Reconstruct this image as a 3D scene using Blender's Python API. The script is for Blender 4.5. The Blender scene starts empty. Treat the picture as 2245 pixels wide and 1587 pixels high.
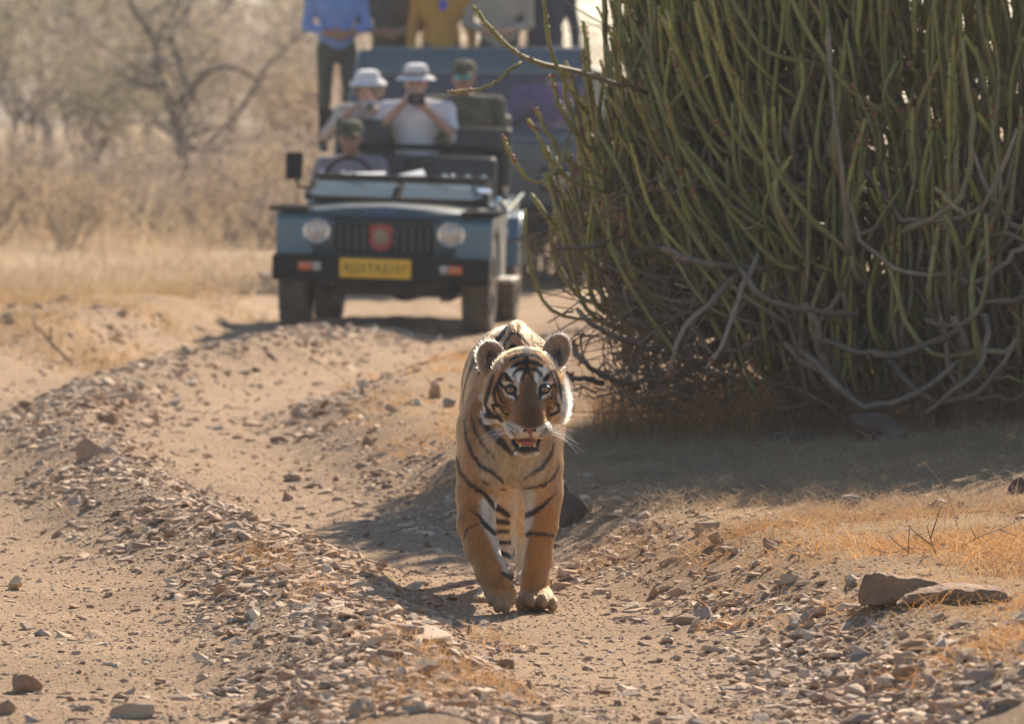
import bpy, bmesh, math, random
import numpy as np
from mathutils import Vector, Matrix, Euler

random.seed(7)
RNG = np.random.default_rng(7)
scene = bpy.context.scene
COL = scene.collection

# ------------------------------------------------------------------ camera
CAM_H = 1.57
FPX = 12472.0                       # focal length in photo pixels (200 mm on a 36 mm frame, 2245 px wide)
PITCH = math.atan((793.5 - 246.0) / FPX)
cam_data = bpy.data.cameras.new("camera")
cam_data.lens = 200.0
cam_data.sensor_width = 36.0
cam_data.clip_start = 0.5
cam_data.clip_end = 3000.0
cam_data.dof.use_dof = True
cam_data.dof.focus_distance = 17.85
cam_data.dof.aperture_fstop = 5.8
cam_data.dof.aperture_blades = 9
cam = bpy.data.objects.new("camera", cam_data)
cam.location = (0.0, 0.0, CAM_H)
cam.rotation_euler = (math.pi / 2 - PITCH, 0.0, 0.0)
COL.objects.link(cam)
scene.camera = cam

# ------------------------------------------------------------------ sky, sun, exposure
SUN_EL = math.radians(34.0)
SUN_AZ = math.radians(21.0)         # to the right of straight ahead (+Y)
world = bpy.data.worlds.new("World")
scene.world = world
world.use_nodes = True
wn = world.node_tree
wn.nodes.clear()
w_out = wn.nodes.new("ShaderNodeOutputWorld")
w_bg = wn.nodes.new("ShaderNodeBackground")
w_sky = wn.nodes.new("ShaderNodeTexSky")
w_sky.sky_type = 'NISHITA'
w_sky.sun_disc = False
w_sky.sun_elevation = SUN_EL
w_sky.sun_rotation = SUN_AZ
w_sky.air_density = 1.0
w_sky.dust_density = 0.35
w_sky.ozone_density = 1.0
w_bg.inputs["Strength"].default_value = 0.082
wn.links.new(w_sky.outputs[0], w_bg.inputs["Color"])
wn.links.new(w_bg.outputs[0], w_out.inputs["Surface"])

sun_data = bpy.data.lights.new("sun", 'SUN')
sun_data.energy = 5.0
sun_data.angle = math.radians(0.55)
sun_data.color = (1.0, 0.84, 0.66)
sun = bpy.data.objects.new("sun", sun_data)
_toward = Vector((math.cos(SUN_EL) * math.sin(SUN_AZ), math.cos(SUN_EL) * math.cos(SUN_AZ), math.sin(SUN_EL)))
sun.rotation_euler = _toward.to_track_quat('Z', 'Y').to_euler()
sun.location = (10, 40, 30)
COL.objects.link(sun)

scene.view_settings.view_transform = 'Standard'
scene.view_settings.look = 'None'
scene.view_settings.gamma = 1.0
scene.view_settings.exposure = 0.8
scene.view_settings.use_curve_mapping = False
scene.render.engine = 'CYCLES'
scene.cycles.use_denoising = True
scene.cycles.max_bounces = 6
scene.cycles.diffuse_bounces = 3
scene.cycles.glossy_bounces = 3
scene.cycles.transmission_bounces = 4
scene.cycles.transparent_max_bounces = 8
scene.cycles.volume_bounces = 0
scene.cycles.sample_clamp_indirect = 6.0

# ------------------------------------------------------------------ helpers
_CF = np.array([0.0, math.cos(PITCH), -math.sin(PITCH)])
_CU = np.array([0.0, math.sin(PITCH), math.cos(PITCH)])


def at(px, py, Y):
    """World point at depth Y that the photograph shows at pixel (px, py)."""
    d = _CF + (px - 1122.5) / FPX * np.array([1.0, 0, 0]) - (py - 793.5) / FPX * _CU
    d = d * (Y / d[1])
    return np.array([d[0], d[1], CAM_H + d[2]])


def project(p):
    q = np.asarray(p, float) - np.array([0, 0, CAM_H])
    f = q @ _CF
    return 1122.5 + FPX * q[..., 0] / f, 793.5 - FPX * (q @ _CU) / f


def _hash(ix, iy, iz):
    n = (ix * 374761393 + iy * 668265263 + iz * 1274126177) & 0x7fffffff
    n = ((n ^ (n >> 13)) * 1274126177) & 0x7fffffff
    n = n ^ (n >> 16)
    return (n & 0xffff) / 65535.0


def vnoise(x, y, z=0.0):
    x, y, z = np.broadcast_arrays(np.asarray(x, float), np.asarray(y, float), np.asarray(z, float))
    ix, iy, iz = np.floor(x).astype(np.int64), np.floor(y).astype(np.int64), np.floor(z).astype(np.int64)
    fx, fy, fz = x - ix, y - iy, z - iz
    fx, fy, fz = [f * f * (3 - 2 * f) for f in (fx, fy, fz)]
    r = 0
    for a in (0, 1):
        for b in (0, 1):
            for c in (0, 1):
                r = r + _hash(ix + a, iy + b, iz + c) * (fx if a else 1 - fx) * (fy if b else 1 - fy) * (fz if c else 1 - fz)
    return r * 2 - 1


def fbm(x, y, z=0.0, o=3):
    r, a = 0, 0.5
    for i in range(o):
        r = r + a * vnoise(np.asarray(x) * 2 ** i + 17 * i, np.asarray(y) * 2 ** i, np.asarray(z) * 2 ** i)
        a *= 0.5
    return r


def sstep(x, a, b):
    t = np.clip((np.asarray(x, float) - a) / (b - a), 0, 1)
    return t * t * (3 - 2 * t)


def mk_mesh(name, V, faces, smooth=False, mat_idx=None):
    """Mesh from a vertex array and one or more (n, k) face index arrays."""
    V = np.asarray(V, np.float32)
    if isinstance(faces, np.ndarray):
        faces = [faces]
    me = bpy.data.meshes.new(name)
    me.vertices.add(len(V))
    me.vertices.foreach_set("co", V.ravel())
    loops = np.concatenate([np.asarray(f, np.int32).ravel() for f in faces])
    totals = np.concatenate([np.full(len(f), np.asarray(f).shape[1], np.int32) for f in faces if len(f)])
    starts = np.concatenate([[0], np.cumsum(totals)[:-1]]).astype(np.int32)
    me.loops.add(len(loops))
    me.loops.foreach_set("vertex_index", loops)
    me.polygons.add(len(totals))
    me.polygons.foreach_set("loop_start", starts)
    me.polygons.foreach_set("loop_total", totals)
    if mat_idx is not None:
        me.polygons.foreach_set("material_index", np.asarray(mat_idx, np.int32))
    me.polygons.foreach_set("use_smooth", np.full(len(totals), smooth))
    me.update(calc_edges=True)
    return me


def vcol(me, C, name="col"):
    C = np.asarray(C, np.float32)
    if C.shape[1] == 3:
        C = np.concatenate([C, np.ones((len(C), 1), np.float32)], 1)
    a = me.attributes.new(name, 'FLOAT_COLOR', 'POINT')
    a.data.foreach_set("color", np.ascontiguousarray(C, np.float32).ravel())


def obj(name, me, mats=None, parent=None, loc=None, rot=None):
    o = bpy.data.objects.new(name, me)
    COL.objects.link(o)
    if mats is not None:
        for m in (mats if isinstance(mats, (list, tuple)) else [mats]):
            me.materials.append(m)
    if parent is not None:
        o.parent = parent
    if loc is not None:
        o.location = loc
    if rot is not None:
        o.rotation_euler = rot
    return o


def tag(o, label=None, cat=None, group=None, kind=None):
    if label:
        o["label"] = label
    if cat:
        o["category"] = cat
    if group:
        o["group"] = group
    if kind:
        o["kind"] = kind
    return o


def empty(name, loc, label, cat, group=None, rot=(0, 0, 0)):
    o = bpy.data.objects.new(name, None)
    COL.objects.link(o)
    o.location = loc
    o.rotation_euler = rot
    o.empty_display_size = 0.1
    return tag(o, label, cat, group)


def tube_arrays(path, rad, k=6, closed_tip=True):
    path = np.asarray(path, float)
    n = len(path)
    rad = np.broadcast_to(np.asarray(rad, float), (n,))
    t = np.gradient(path, axis=0)
    t /= np.linalg.norm(t, axis=1)[:, None] + 1e-9
    ref = np.array([0.0, 1.0, 0.0]) if abs(t[:, 1].mean()) < 0.75 else np.array([1.0, 0, 0])
    u = np.cross(t, ref)
    u /= np.linalg.norm(u, axis=1)[:, None] + 1e-9
    v = np.cross(t, u)
    a = np.arange(k) * 2 * math.pi / k
    V = path[:, None, :] + rad[:, None, None] * (np.cos(a)[None, :, None] * u[:, None, :] + np.sin(a)[None, :, None] * v[:, None, :])
    V = V.reshape(-1, 3)
    i = np.arange(n - 1)[:, None] * k
    j = np.arange(k)[None, :]
    j2 = (j + 1) % k
    Q = np.stack([i + j, i + j2, i + k + j2, i + k + j], -1).reshape(-1, 4)
    # end fans to centre points
    V = np.concatenate([V, path[:1], path[-1:] + t[-1:] * rad[-1] * 0.6])
    b, e = n * k, n * k + 1
    jj = np.arange(k)
    T = np.concatenate([np.stack([np.full(k, b), (jj + 1) % k, jj], -1),
                        np.stack([np.full(k, e), (n - 1) * k + jj, (n - 1) * k + (jj + 1) % k], -1)])
    return V, Q, T


class MB:
    """Collects simple shapes; build() links them as one mesh object."""

    def __init__(self):
        self.bm = bmesh.new()

    def _xf(self, verts, loc, rot):
        M = Matrix.Translation(Vector(loc)) @ Euler(rot).to_matrix().to_4x4()
        bmesh.ops.transform(self.bm, matrix=M, verts=verts)

    def box(self, c, s, rot=(0, 0, 0), bevel=0.0, seg=2, taper=None):
        r = bmesh.ops.create_cube(self.bm, size=1.0)
        vs = r["verts"]
        for v in vs:
            if taper and v.co.z > 0:
                v.co.x *= taper[0]
                v.co.y *= taper[1]
            v.co = Vector((v.co.x * s[0], v.co.y * s[1], v.co.z * s[2]))
        if bevel > 0:
            es = list({e for v in vs for e in v.link_edges})
            rb = bmesh.ops.bevel(self.bm, geom=es, offset=bevel, segments=seg, affect='EDGES', profile=0.6)
            vs = list({v for f in rb["faces"] for v in f.verts} | {v for v in vs if v.is_valid})
            vs = [v for v in vs if v.is_valid]
        self._xf(vs, c, rot)
        return self

    def cyl(self, c, r, h, rot=(0, 0, 0), seg=20, r2=None):
        q = bmesh.ops.create_cone(self.bm, cap_ends=True, segments=seg, radius1=r, radius2=r if r2 is None else r2, depth=h)
        self._xf(q["verts"], c, rot)
        return self

    def sph(self, c, r, s=(1, 1, 1), seg=16, rot=(0, 0, 0)):
        q = bmesh.ops.create_uvsphere(self.bm, u_segments=seg, v_segments=max(6, seg // 2), radius=r)
        for v in q["verts"]:
            v.co = Vector((v.co.x * s[0], v.co.y * s[1], v.co.z * s[2]))
        self._xf(q["verts"], c, rot)
        return self

    def torus(self, c, R, r, rot=(0, 0, 0), seg=28, k=8, sx=1.0, sy=1.0):
        vs = []
        for i in range(seg):
            a = 2 * math.pi * i / seg
            for j in range(k):
                b = 2 * math.pi * j / k
                vs.append(self.bm.verts.new(((R + r * math.cos(b)) * math.cos(a) * sx, (R + r * math.cos(b)) * math.sin(a) * sy, r * math.sin(b))))
        for i in range(seg):
            for j in range(k):
                i2, j2 = (i + 1) % seg, (j + 1) % k
                self.bm.faces.new((vs[i * k + j], vs[i2 * k + j], vs[i2 * k + j2], vs[i * k + j2]))
        self._xf(vs, c, rot)
        return self

    def tube(self, path, r, k=8):
        V, Q, T = tube_arrays(path, r, k)
        vs = [self.bm.verts.new(v) for v in V]
        for f in list(Q) + list(T):
            try:
                self.bm.faces.new([vs[int(i)] for i in f])
            except ValueError:
                pass
        return self

    def prism(self, outline, y0, y1, axis='y'):
        """Outline of (x, z) points extruded from y0 to y1 (axis 'x': outline is (y, z))."""
        def pt(a, b, t):
            return (a, t, b) if axis == 'y' else (t, a, b)
        A = [self.bm.verts.new(pt(a, b, y0)) for a, b in outline]
        B = [self.bm.verts.new(pt(a, b, y1)) for a, b in outline]
        n = len(outline)
        self.bm.faces.new(A)
        self.bm.faces.new(B[::-1])
        for i in range(n):
            self.bm.faces.new((A[i], B[i], B[(i + 1) % n], A[(i + 1) % n]))
        return self

    def lathe(self, prof, c, rot=(0, 0, 0), seg=28, sx=1.0, sy=1.0):
        rings = []
        vs = []
        for r, z in prof:
            ring = [self.bm.verts.new((r * math.cos(2 * math.pi * i / seg) * sx, r * math.sin(2 * math.pi * i / seg) * sy, z)) for i in range(seg)]
            rings.append(ring)
            vs += ring
        for a, b in zip(rings[:-1], rings[1:]):
            for i in range(seg):
                self.bm.faces.new((a[i], a[(i + 1) % seg], b[(i + 1) % seg], b[i]))
        self._xf(vs, c, rot)
        return self

    def build(self, name, mat, parent=None, smooth=True, angle=40, loc=None, rot=None):
        bmesh.ops.recalc_face_normals(self.bm, faces=self.bm.faces)
        me = bpy.data.meshes.new(name)
        self.bm.to_mesh(me)
        self.bm.free()
        if smooth:
            me.polygons.foreach_set("use_smooth", [True] * len(me.polygons))
            try:
                me.set_sharp_from_angle(angle=math.radians(angle))
            except Exception:
                pass
        return obj(name, me, mat, parent, loc, rot)


def hair_obj(name, pts, rad, colr, mat, parent=None):
    """Curves object: pts (N, K, 3), rad (N, K), colr (N, 3)."""
    N, K = pts.shape[:2]
    hc = bpy.data.hair_curves.new(name)
    hc.add_curves([K] * N)
    hc.attributes["position"].data.foreach_set("vector", np.ascontiguousarray(pts, np.float32).ravel())
    ra = hc.attributes.get("radius") or hc.attributes.new("radius", 'FLOAT', 'POINT')
    ra.data.foreach_set("value", np.ascontiguousarray(np.broadcast_to(rad, (N, K)), np.float32).ravel())
    ca = hc.attributes.new("col", 'FLOAT_COLOR', 'CURVE')
    C = np.concatenate([colr, np.ones((N, 1))], 1)
    ca.data.foreach_set("color", np.ascontiguousarray(C, np.float32).ravel())
    hc.materials.append(mat)
    o = bpy.data.objects.new(name, hc)
    COL.objects.link(o)
    if parent is not None:
        o.parent = parent
    return o


# ------------------------------------------------------------------ materials
def new_mat(name):
    m = bpy.data.materials.new(name)
    m.use_nodes = True
    nt = m.node_tree
    return m, nt, nt.nodes["Principled BSDF"], nt.nodes["Material Output"]


def pmat(name, c1, c2=None, scale=8.0, rough=0.7, rough2=None, metallic=0.0, bump=0.0, bscale=None, coat=0.0, attr=None,
         detail=5.0, spec=0.5, rand=0.0, translucent=0.0, emis=None):
    m, nt, bs, out = new_mat(name)
    N, L = nt.nodes, nt.links
    c2 = c2 or c1
    tc = N.new("ShaderNodeTexCoord")
    nz = N.new("ShaderNodeTexNoise")
    nz.inputs["Scale"].default_value = scale
    nz.inputs["Detail"].default_value = detail
    L.new(tc.outputs["Object"], nz.inputs["Vector"])
    rp = N.new("ShaderNodeMapRange")
    rp.inputs[1].default_value = 0.32
    rp.inputs[2].default_value = 0.68
    L.new(nz.outputs["Fac"], rp.inputs[0])
    mx = N.new("ShaderNodeMix")
    mx.data_type = 'RGBA'
    mx.inputs[6].default_value = (*c1, 1)
    mx.inputs[7].default_value = (*c2, 1)
    L.new(rp.outputs[0], mx.inputs[0])
    col = mx.outputs[2]
    if attr:
        at_ = N.new("ShaderNodeAttribute")
        at_.attribute_name = attr
        mm = N.new("ShaderNodeMix")
        mm.data_type = 'RGBA'
        mm.blend_type = 'MULTIPLY'
        mm.inputs[0].default_value = 1.0
        L.new(col, mm.inputs[6])
        L.new(at_.outputs["Color"], mm.inputs[7])
        col = mm.outputs[2]
    if rand > 0:
        oi = N.new("ShaderNodeObjectInfo")
        hv = N.new("ShaderNodeHueSaturation")
        mr = N.new("ShaderNodeMapRange")
        mr.inputs[3].default_value = 1 - rand
        mr.inputs[4].default_value = 1 + rand
        L.new(oi.outputs["Random"], mr.inputs[0])
        L.new(mr.outputs[0], hv.inputs["Value"])
        L.new(col, hv.inputs["Color"])
        col = hv.outputs["Color"]
    L.new(col, bs.inputs["Base Color"])
    bs.inputs["Roughness"].default_value = rough
    bs.inputs["Metallic"].default_value = metallic
    bs.inputs["Specular IOR Level"].default_value = spec
    if coat:
        bs.inputs["Coat Weight"].default_value = coat
        bs.inputs["Coat Roughness"].default_value = 0.08
    if rough2 is not None:
        r2 = N.new("ShaderNodeMapRange")
        r2.inputs[1].default_value = 0.3
        r2.inputs[2].default_value = 0.7
        r2.inputs[3].default_value = rough
        r2.inputs[4].default_value = rough2
        L.new(nz.outputs["Fac"], r2.inputs[0])
        L.new(r2.outputs[0], bs.inputs["Roughness"])
    if bump > 0:
        nb = N.new("ShaderNodeTexNoise")
        nb.inputs["Scale"].default_value = bscale or scale * 4
        nb.inputs["Detail"].default_value = 6
        L.new(tc.outputs["Object"], nb.inputs["Vector"])
        bp = N.new("ShaderNodeBump")
        bp.inputs["Strength"].default_value = bump
        bp.inputs["Distance"].default_value = 0.01
        L.new(nb.outputs["Fac"], bp.inputs["Height"])
        L.new(bp.outputs[0], bs.inputs["Normal"])
    if emis:
        bs.inputs["Emission Color"].default_value = (*emis[0], 1)
        bs.inputs["Emission Strength"].default_value = emis[1]
    if translucent > 0:
        tr = N.new("ShaderNodeBsdfTranslucent")
        L.new(col, tr.inputs["Color"])
        ms = N.new("ShaderNodeMixShader")
        ms.inputs[0].default_value = translucent
        L.new(bs.outputs[0], ms.inputs[1])
        L.new(tr.outputs[0], ms.inputs[2])
        L.new(ms.outputs[0], out.inputs["Surface"])
    return m
# ================================================================== terrain
_rt = np.array([[8, 1.0], [14.5, .42], [18, .06], [21.6, -.70], [25.9, -1.38], [29.8, -1.55], [33, -1.0], [36, -.48], [40, -.23], [45, .05], [60, .8], [120, 3.0]])
_ry = np.arange(5, 125, .1)
_rx = np.interp(_ry, _rt[:, 0], _rt[:, 1])
_kk = np.exp(-np.linspace(-2, 2, 31) ** 2)
_rx = np.convolve(np.pad(_rx, 15, mode='edge'), _kk / _kk.sum(), 'valid')


def xr(Y):
    """Lateral position of the right-hand wheel rut at distance Y."""
    return np.interp(Y, _ry, _rx)


def ground(X, Y):
    X = np.asarray(X, float)
    Y = np.asarray(Y, float)
    s = X - xr(Y) + .12 * fbm(X * .7, Y * .5, 3.1)
    A = np.interp(Y, [10, 16, 19, 24, 30, 33.5, 35.5, 38, 43], [.12, .13, .13, .15, .17, .24, .24, .09, .02])
    road = 1 - sstep(Y, 46, 60)
    z = A * np.exp(-((s + .68) / .33) ** 2) * road
    z = z + (.20 * sstep(s, .26, 1.0) + .10 * sstep(s, 1.0, 3.0)) * (1 - .8 * sstep(Y, 32, 44))
    B = np.interp(Y, [10, 20, 28, 34, 37, 41, 47], [.03, .05, .08, .16, .27, .22, .04])
    z = z + B * sstep(-s, 1.75, 2.35)
    z = z + .05 * fbm(X * .8, Y * .8, 1.3) * sstep(np.abs(s) + (Y > 44) * 3, .3, 1.2)
    rough = .6 + 1.2 * np.exp(-((s + .68) / .5) ** 2) + .8 * np.exp(-((s - .6) / .4) ** 2) + 1.6 * sstep(-s, 1.7, 2.4) * sstep(Y, 30, 36) * (Y < 46)
    z = z + .024 * fbm(X * 3.1, Y * 3.1, 5.7) * rough + .013 * fbm(X * 11, Y * 11, 2.2, 2) * rough + .05 * fbm(X * 1.3, Y * 1.6, 4.4) * sstep(-s, 1.7, 2.4) * sstep(Y, 30, 36)
    flat = np.exp(-(((X - .02) / .42) ** 4 + ((Y - 18.0) / .75) ** 4))
    z = z * (1 - .93 * flat) - .005 * flat
    z = z + .9 * sstep(Y, 95, 220) + .25 * fbm(X * .05, Y * .05, 8.0) * sstep(Y, 60, 110)
    return z


def grid_lines(segs):
    out = []
    for a, b, d in segs:
        out.append(np.arange(a, b, d))
    return np.unique(np.round(np.concatenate(out), 4))


gx = grid_lines([(-500, -100, 40), (-100, -30, 7), (-30, -10, 1.0), (-10, -4.2, .16), (-4.2, 4.2, .036), (4.2, 10, .16), (10, 30, 1.0), (30, 100, 7), (100, 541, 40)])
gy = grid_lines([(-60, 8, 4), (8, 13.5, .25), (13.5, 27, .042), (27, 42, .075), (42, 60, .25), (60, 120, 1.2), (120, 300, 9), (300, 701, 40)])
GX, GY = np.meshgrid(gx, gy)
GZ = ground(GX, GY)
nv = len(gx)
ii, jj = np.meshgrid(np.arange(len(gx) - 1), np.arange(len(gy) - 1))
q0 = (jj * nv + ii).ravel()
me = mk_mesh("ground", np.stack([GX, GY, GZ], -1).reshape(-1, 3), np.stack([q0, q0 + 1, q0 + nv + 1, q0 + nv], -1), smooth=True)
s_ = (GX - xr(GY)).ravel()
gyv = GY.ravel()
gxv = GX.ravel()
grassy = np.clip(sstep(s_ + .35 * fbm(gxv * 1.3, gyv * 1.3, 9), .5, 1.1) + sstep(-s_ + .4 * fbm(gxv, gyv, 4), 2.3, 3.2) + sstep(gyv, 44, 50), 0, 1)
stony = np.exp(-((s_ + .68) / .4) ** 2) + .7 * np.exp(-((s_ - .6) / .35) ** 2)
stony = np.clip(stony * (gyv < 44), 0, 1)
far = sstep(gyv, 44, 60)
cs = np.array([.49, .325, .19])
cst = np.array([.36, .24, .145])
cg = np.array([.43, .275, .14])
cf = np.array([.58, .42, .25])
C = cs[None] * (1 - stony[:, None]) + cst[None] * stony[:, None]
C = C * (1 - grassy[:, None]) + cg[None] * grassy[:, None]
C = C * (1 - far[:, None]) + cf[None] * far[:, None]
C = C * (1 + .22 * fbm(gxv * 2.2, gyv * 2.2, 7)[:, None])
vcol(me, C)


def ground_material():
    m, nt, bs, out = new_mat("dirt_track")
    N, L = nt.nodes, nt.links
    tc = N.new("ShaderNodeTexCoord")
    a = N.new("ShaderNodeAttribute")
    a.attribute_name = "col"
    n1 = N.new("ShaderNodeTexNoise")
    n1.inputs["Scale"].default_value = 38
    n1.inputs["Detail"].default_value = 8
    n1.inputs["Roughness"].default_value = .7
    L.new(tc.outputs["Object"], n1.inputs["Vector"])
    n2 = N.new("ShaderNodeTexVoronoi")
    n2.inputs["Scale"].default_value = 85
    L.new(tc.outputs["Object"], n2.inputs["Vector"])
    mr = N.new("ShaderNodeMapRange")
    mr.inputs[1].default_value = .25
    mr.inputs[2].default_value = .75
    mr.inputs[3].default_value = .62
    mr.inputs[4].default_value = 1.28
    L.new(n1.outputs["Fac"], mr.inputs[0])
    mm = N.new("ShaderNodeMix")
    mm.data_type = 'RGBA'
    mm.blend_type = 'MULTIPLY'
    mm.inputs[0].default_value = 1
    L.new(a.outputs["Color"], mm.inputs[6])
    L.new(mr.outputs[0], mm.inputs[7])
    # pebbly speckle: cells of slightly different soil colour
    hv = N.new("ShaderNodeMix")
    hv.data_type = 'RGBA'
    hv.blend_type = 'MULTIPLY'
    hv.inputs[0].default_value = .35
    L.new(mm.outputs[2], hv.inputs[6])
    bw = N.new("ShaderNodeRGBToBW")
    L.new(n2.outputs["Color"], bw.inputs[0])
    L.new(bw.outputs[0], hv.inputs[7])
    L.new(hv.outputs[2], bs.inputs["Base Color"])
    bs.inputs["Roughness"].default_value = .92
    bs.inputs["Specular IOR Level"].default_value = .25
    b1 = N.new("ShaderNodeBump")
    b1.inputs["Strength"].default_value = .75
    b1.inputs["Distance"].default_value = .02
    L.new(n1.outputs["Fac"], b1.inputs["Height"])
    b2 = N.new("ShaderNodeBump")
    b2.inputs["Strength"].default_value = .6
    b2.inputs["Distance"].default_value = .008
    b2.invert = True
    L.new(n2.outputs["Distance"], b2.inputs["Height"])
    L.new(b1.outputs[0], b2.inputs["Normal"])
    L.new(b2.outputs[0], bs.inputs["Normal"])
    return m


M_ground = ground_material()
o = obj("ground", me, M_ground)
tag(o, "sandy stone-littered dirt track and dry ground", kind="structure")

# distant low hill that closes the view behind the trees
hx = np.linspace(-400, 400, 81)
hy = np.linspace(230, 560, 34)
HX, HY = np.meshgrid(hx, hy)
prof = 13.0 * sstep(-HX, 4, 40) + 2.6 + 5 * sstep(HX, 60, 200)
HZ = -1 + (prof + 2.4 * fbm(HX * .03, HY * .03, 2.0)) * sstep(HY, 232, 380)
nvh = len(hx)
ii, jj = np.meshgrid(np.arange(len(hx) - 1), np.arange(len(hy) - 1))
q0 = (jj * nvh + ii).ravel()
me = mk_mesh("hill", np.stack([HX, HY, HZ], -1).reshape(-1, 3), np.stack([q0, q0 + 1, q0 + nvh + 1, q0 + nvh], -1), smooth=True)
M_hill = pmat("dry_hillside", (.16, .14, .085), (.34, .26, .16), scale=.12, rough=.95, detail=8)
tag(obj("hill", me, M_hill), "low dry hill far behind the woodland", kind="structure")

# ================================================================== stones
def hull(pts):
    bm = bmesh.new()
    for p in pts:
        bm.verts.new(p)
    bmesh.ops.convex_hull(bm, input=bm.verts)
    loose = [v for v in bm.verts if not v.link_faces]
    bmesh.ops.delete(bm, geom=loose, context='VERTS')
    bmesh.ops.triangulate(bm, faces=bm.faces)
    bm.verts.index_update()
    V = np.array([v.co[:] for v in bm.verts])
    F = np.array([[v.index for v in f.verts] for f in bm.faces])
    bm.free()
    return V, F


def slab_proto(r):
    n = r.integers(5, 8)
    a = np.sort(r.uniform(0, 2 * math.pi, n) * .35 + np.arange(n) * 2 * math.pi / n)
    rad = r.uniform(.65, 1.0, n)
    top = np.stack([np.cos(a) * rad, np.sin(a) * rad * .7, np.full(n, .2) + r.uniform(-.07, .07, n)], -1)
    bot = top * np.array([1.05, 1.05, 0]) * r.uniform(.85, 1.1, (n, 1)) + np.array([0, 0, -.2])
    return hull(np.concatenate([top, bot]))


def chunk_proto(r):
    p = r.normal(size=(13, 3))
    p /= np.linalg.norm(p, axis=1)[:, None]
    p *= np.array([1.0, .8, .62]) * r.uniform(.8, 1.05, (13, 1))
    return hull(p)


_r = np.random.default_rng(11)
SLABS = [slab_proto(_r) for _ in range(9)]
CHUNKS = [chunk_proto(_r) for _ in range(7)]


def stone_colours(n, r):
    base = np.array([[.51, .365, .25], [.44, .30, .20], [.58, .46, .33], [.46, .365, .285], [.52, .37, .25], [.36, .245, .17]])
    c = base[r.integers(0, len(base), n)]
    return c * r.uniform(.75, 1.25, (n, 1))


def rotz(a):
    c, s = np.cos(a), np.sin(a)
    z = np.zeros_like(a)
    return np.stack([np.stack([c, -s, z], -1), np.stack([s, c, z], -1), np.stack([z, z, z + 1], -1)], -2)


def rot_xy(ax, ay):
    cx, sx, cy, sy = np.cos(ax), np.sin(ax), np.cos(ay), np.sin(ay)
    z = np.zeros_like(ax)
    Rx = np.stack([np.stack([z + 1, z, z], -1), np.stack([z, cx, -sx], -1), np.stack([z, sx, cx], -1)], -2)
    Ry = np.stack([np.stack([cy, z, sy], -1), np.stack([z, z + 1, z], -1), np.stack([-sy, z, cy], -1)], -2)
    return Ry @ Rx


def scatter_stones(N, r):
    """Random gravel positions thinned by the track's zones."""
    Y = 13.6 + (39.5 - 13.6) * r.uniform(0, 1, N) ** 1.55
    half = 1.15 * 1122 / FPX * Y + .4
    X = r.uniform(-1, 1, N) * half
    s = X - xr(Y)
    d = .10 + .95 * np.exp(-((s + .70) / .34) ** 2) + .55 * np.exp(-((s - .55) / .3) ** 2) + .22 * sstep(-s, 1.6, 2.2) * sstep(Y, 26, 34)
    d = d * (1 - .80 * sstep(s, .75, 1.3)) * (.55 + .9 * sstep(fbm(X * 1.4, Y * 1.4, 6.2), -.3, .35))
    d = d * (1 - .5 * np.exp(-((s + 1.4) / .3) ** 2)) + .05 * (s < -1.0)
    keep = r.uniform(0, 1, N) < d
    return X[keep], Y[keep], s[keep], d[keep]


sr = np.random.default_rng(5)
SX, SY, SS, SD = scatter_stones(150000, sr)
ns = len(SX)
size = .0080 * np.exp(sr.normal(0, .60, ns)) * (1 + .85 * np.clip(SD, 0, 1))
size = np.clip(size, .004, .042)
size *= np.where(SY > 27, 1.3, 1.0)
is_slab = sr.uniform(0, 1, ns) < (.45 + .35 * np.clip(SD, 0, 1))
# nothing big right under the tiger's feet
clear = ((np.abs(SX - .04) < .24) & (np.abs(SY - 17.95) < .45))
size[clear] = np.minimum(size[clear], .008)
yaw = sr.uniform(0, 6.28, ns)
tl = sr.normal(0, .16, (ns, 2)) + np.where(is_slab, 0, 1)[:, None] * sr.normal(0, .3, (ns, 2))
R = rot_xy(tl[:, 0], tl[:, 1]) @ rotz(yaw)
S3 = np.stack([size * sr.uniform(.9, 1.6, ns), size * sr.uniform(.75, 1.2, ns), size * np.where(is_slab, sr.uniform(.5, 1.1, ns), sr.uniform(.7, 1.0, ns))], -1)
SZ = ground(SX, SY) + size * np.where(is_slab, -.02, .06)
SC = stone_colours(ns, sr)

# fine grit
gX, gY, gS, gD = scatter_stones(1, sr)
ng = 62000
gY = 13.6 + (27 - 13.6) * sr.uniform(0, 1, ng) ** 1.35
gX = sr.uniform(-1, 1, ng) * (1.1 * 1122 / FPX * gY + .2)
gS = gX - xr(gY)
gk = sr.uniform(0, 1, ng) < (.35 + .65 * np.exp(-((gS + .7) / .5) ** 2) + .4 * np.exp(-((gS - .5) / .4) ** 2)) * (1 - .8 * sstep(gS, .8, 1.4)) * (.4 + .6 * sstep(fbm(gX * 2.2, gY * 2.2, 1.1), -.4, .3))
gX, gY, gS = gX[gk], gY[gk], gS[gk]
# the stones that show largest in the picture become things of their own
order = np.argsort(-(S3[:, 0] / SY))
n_single = 170
single = order[:n_single]
mass = order[n_single:]


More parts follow.
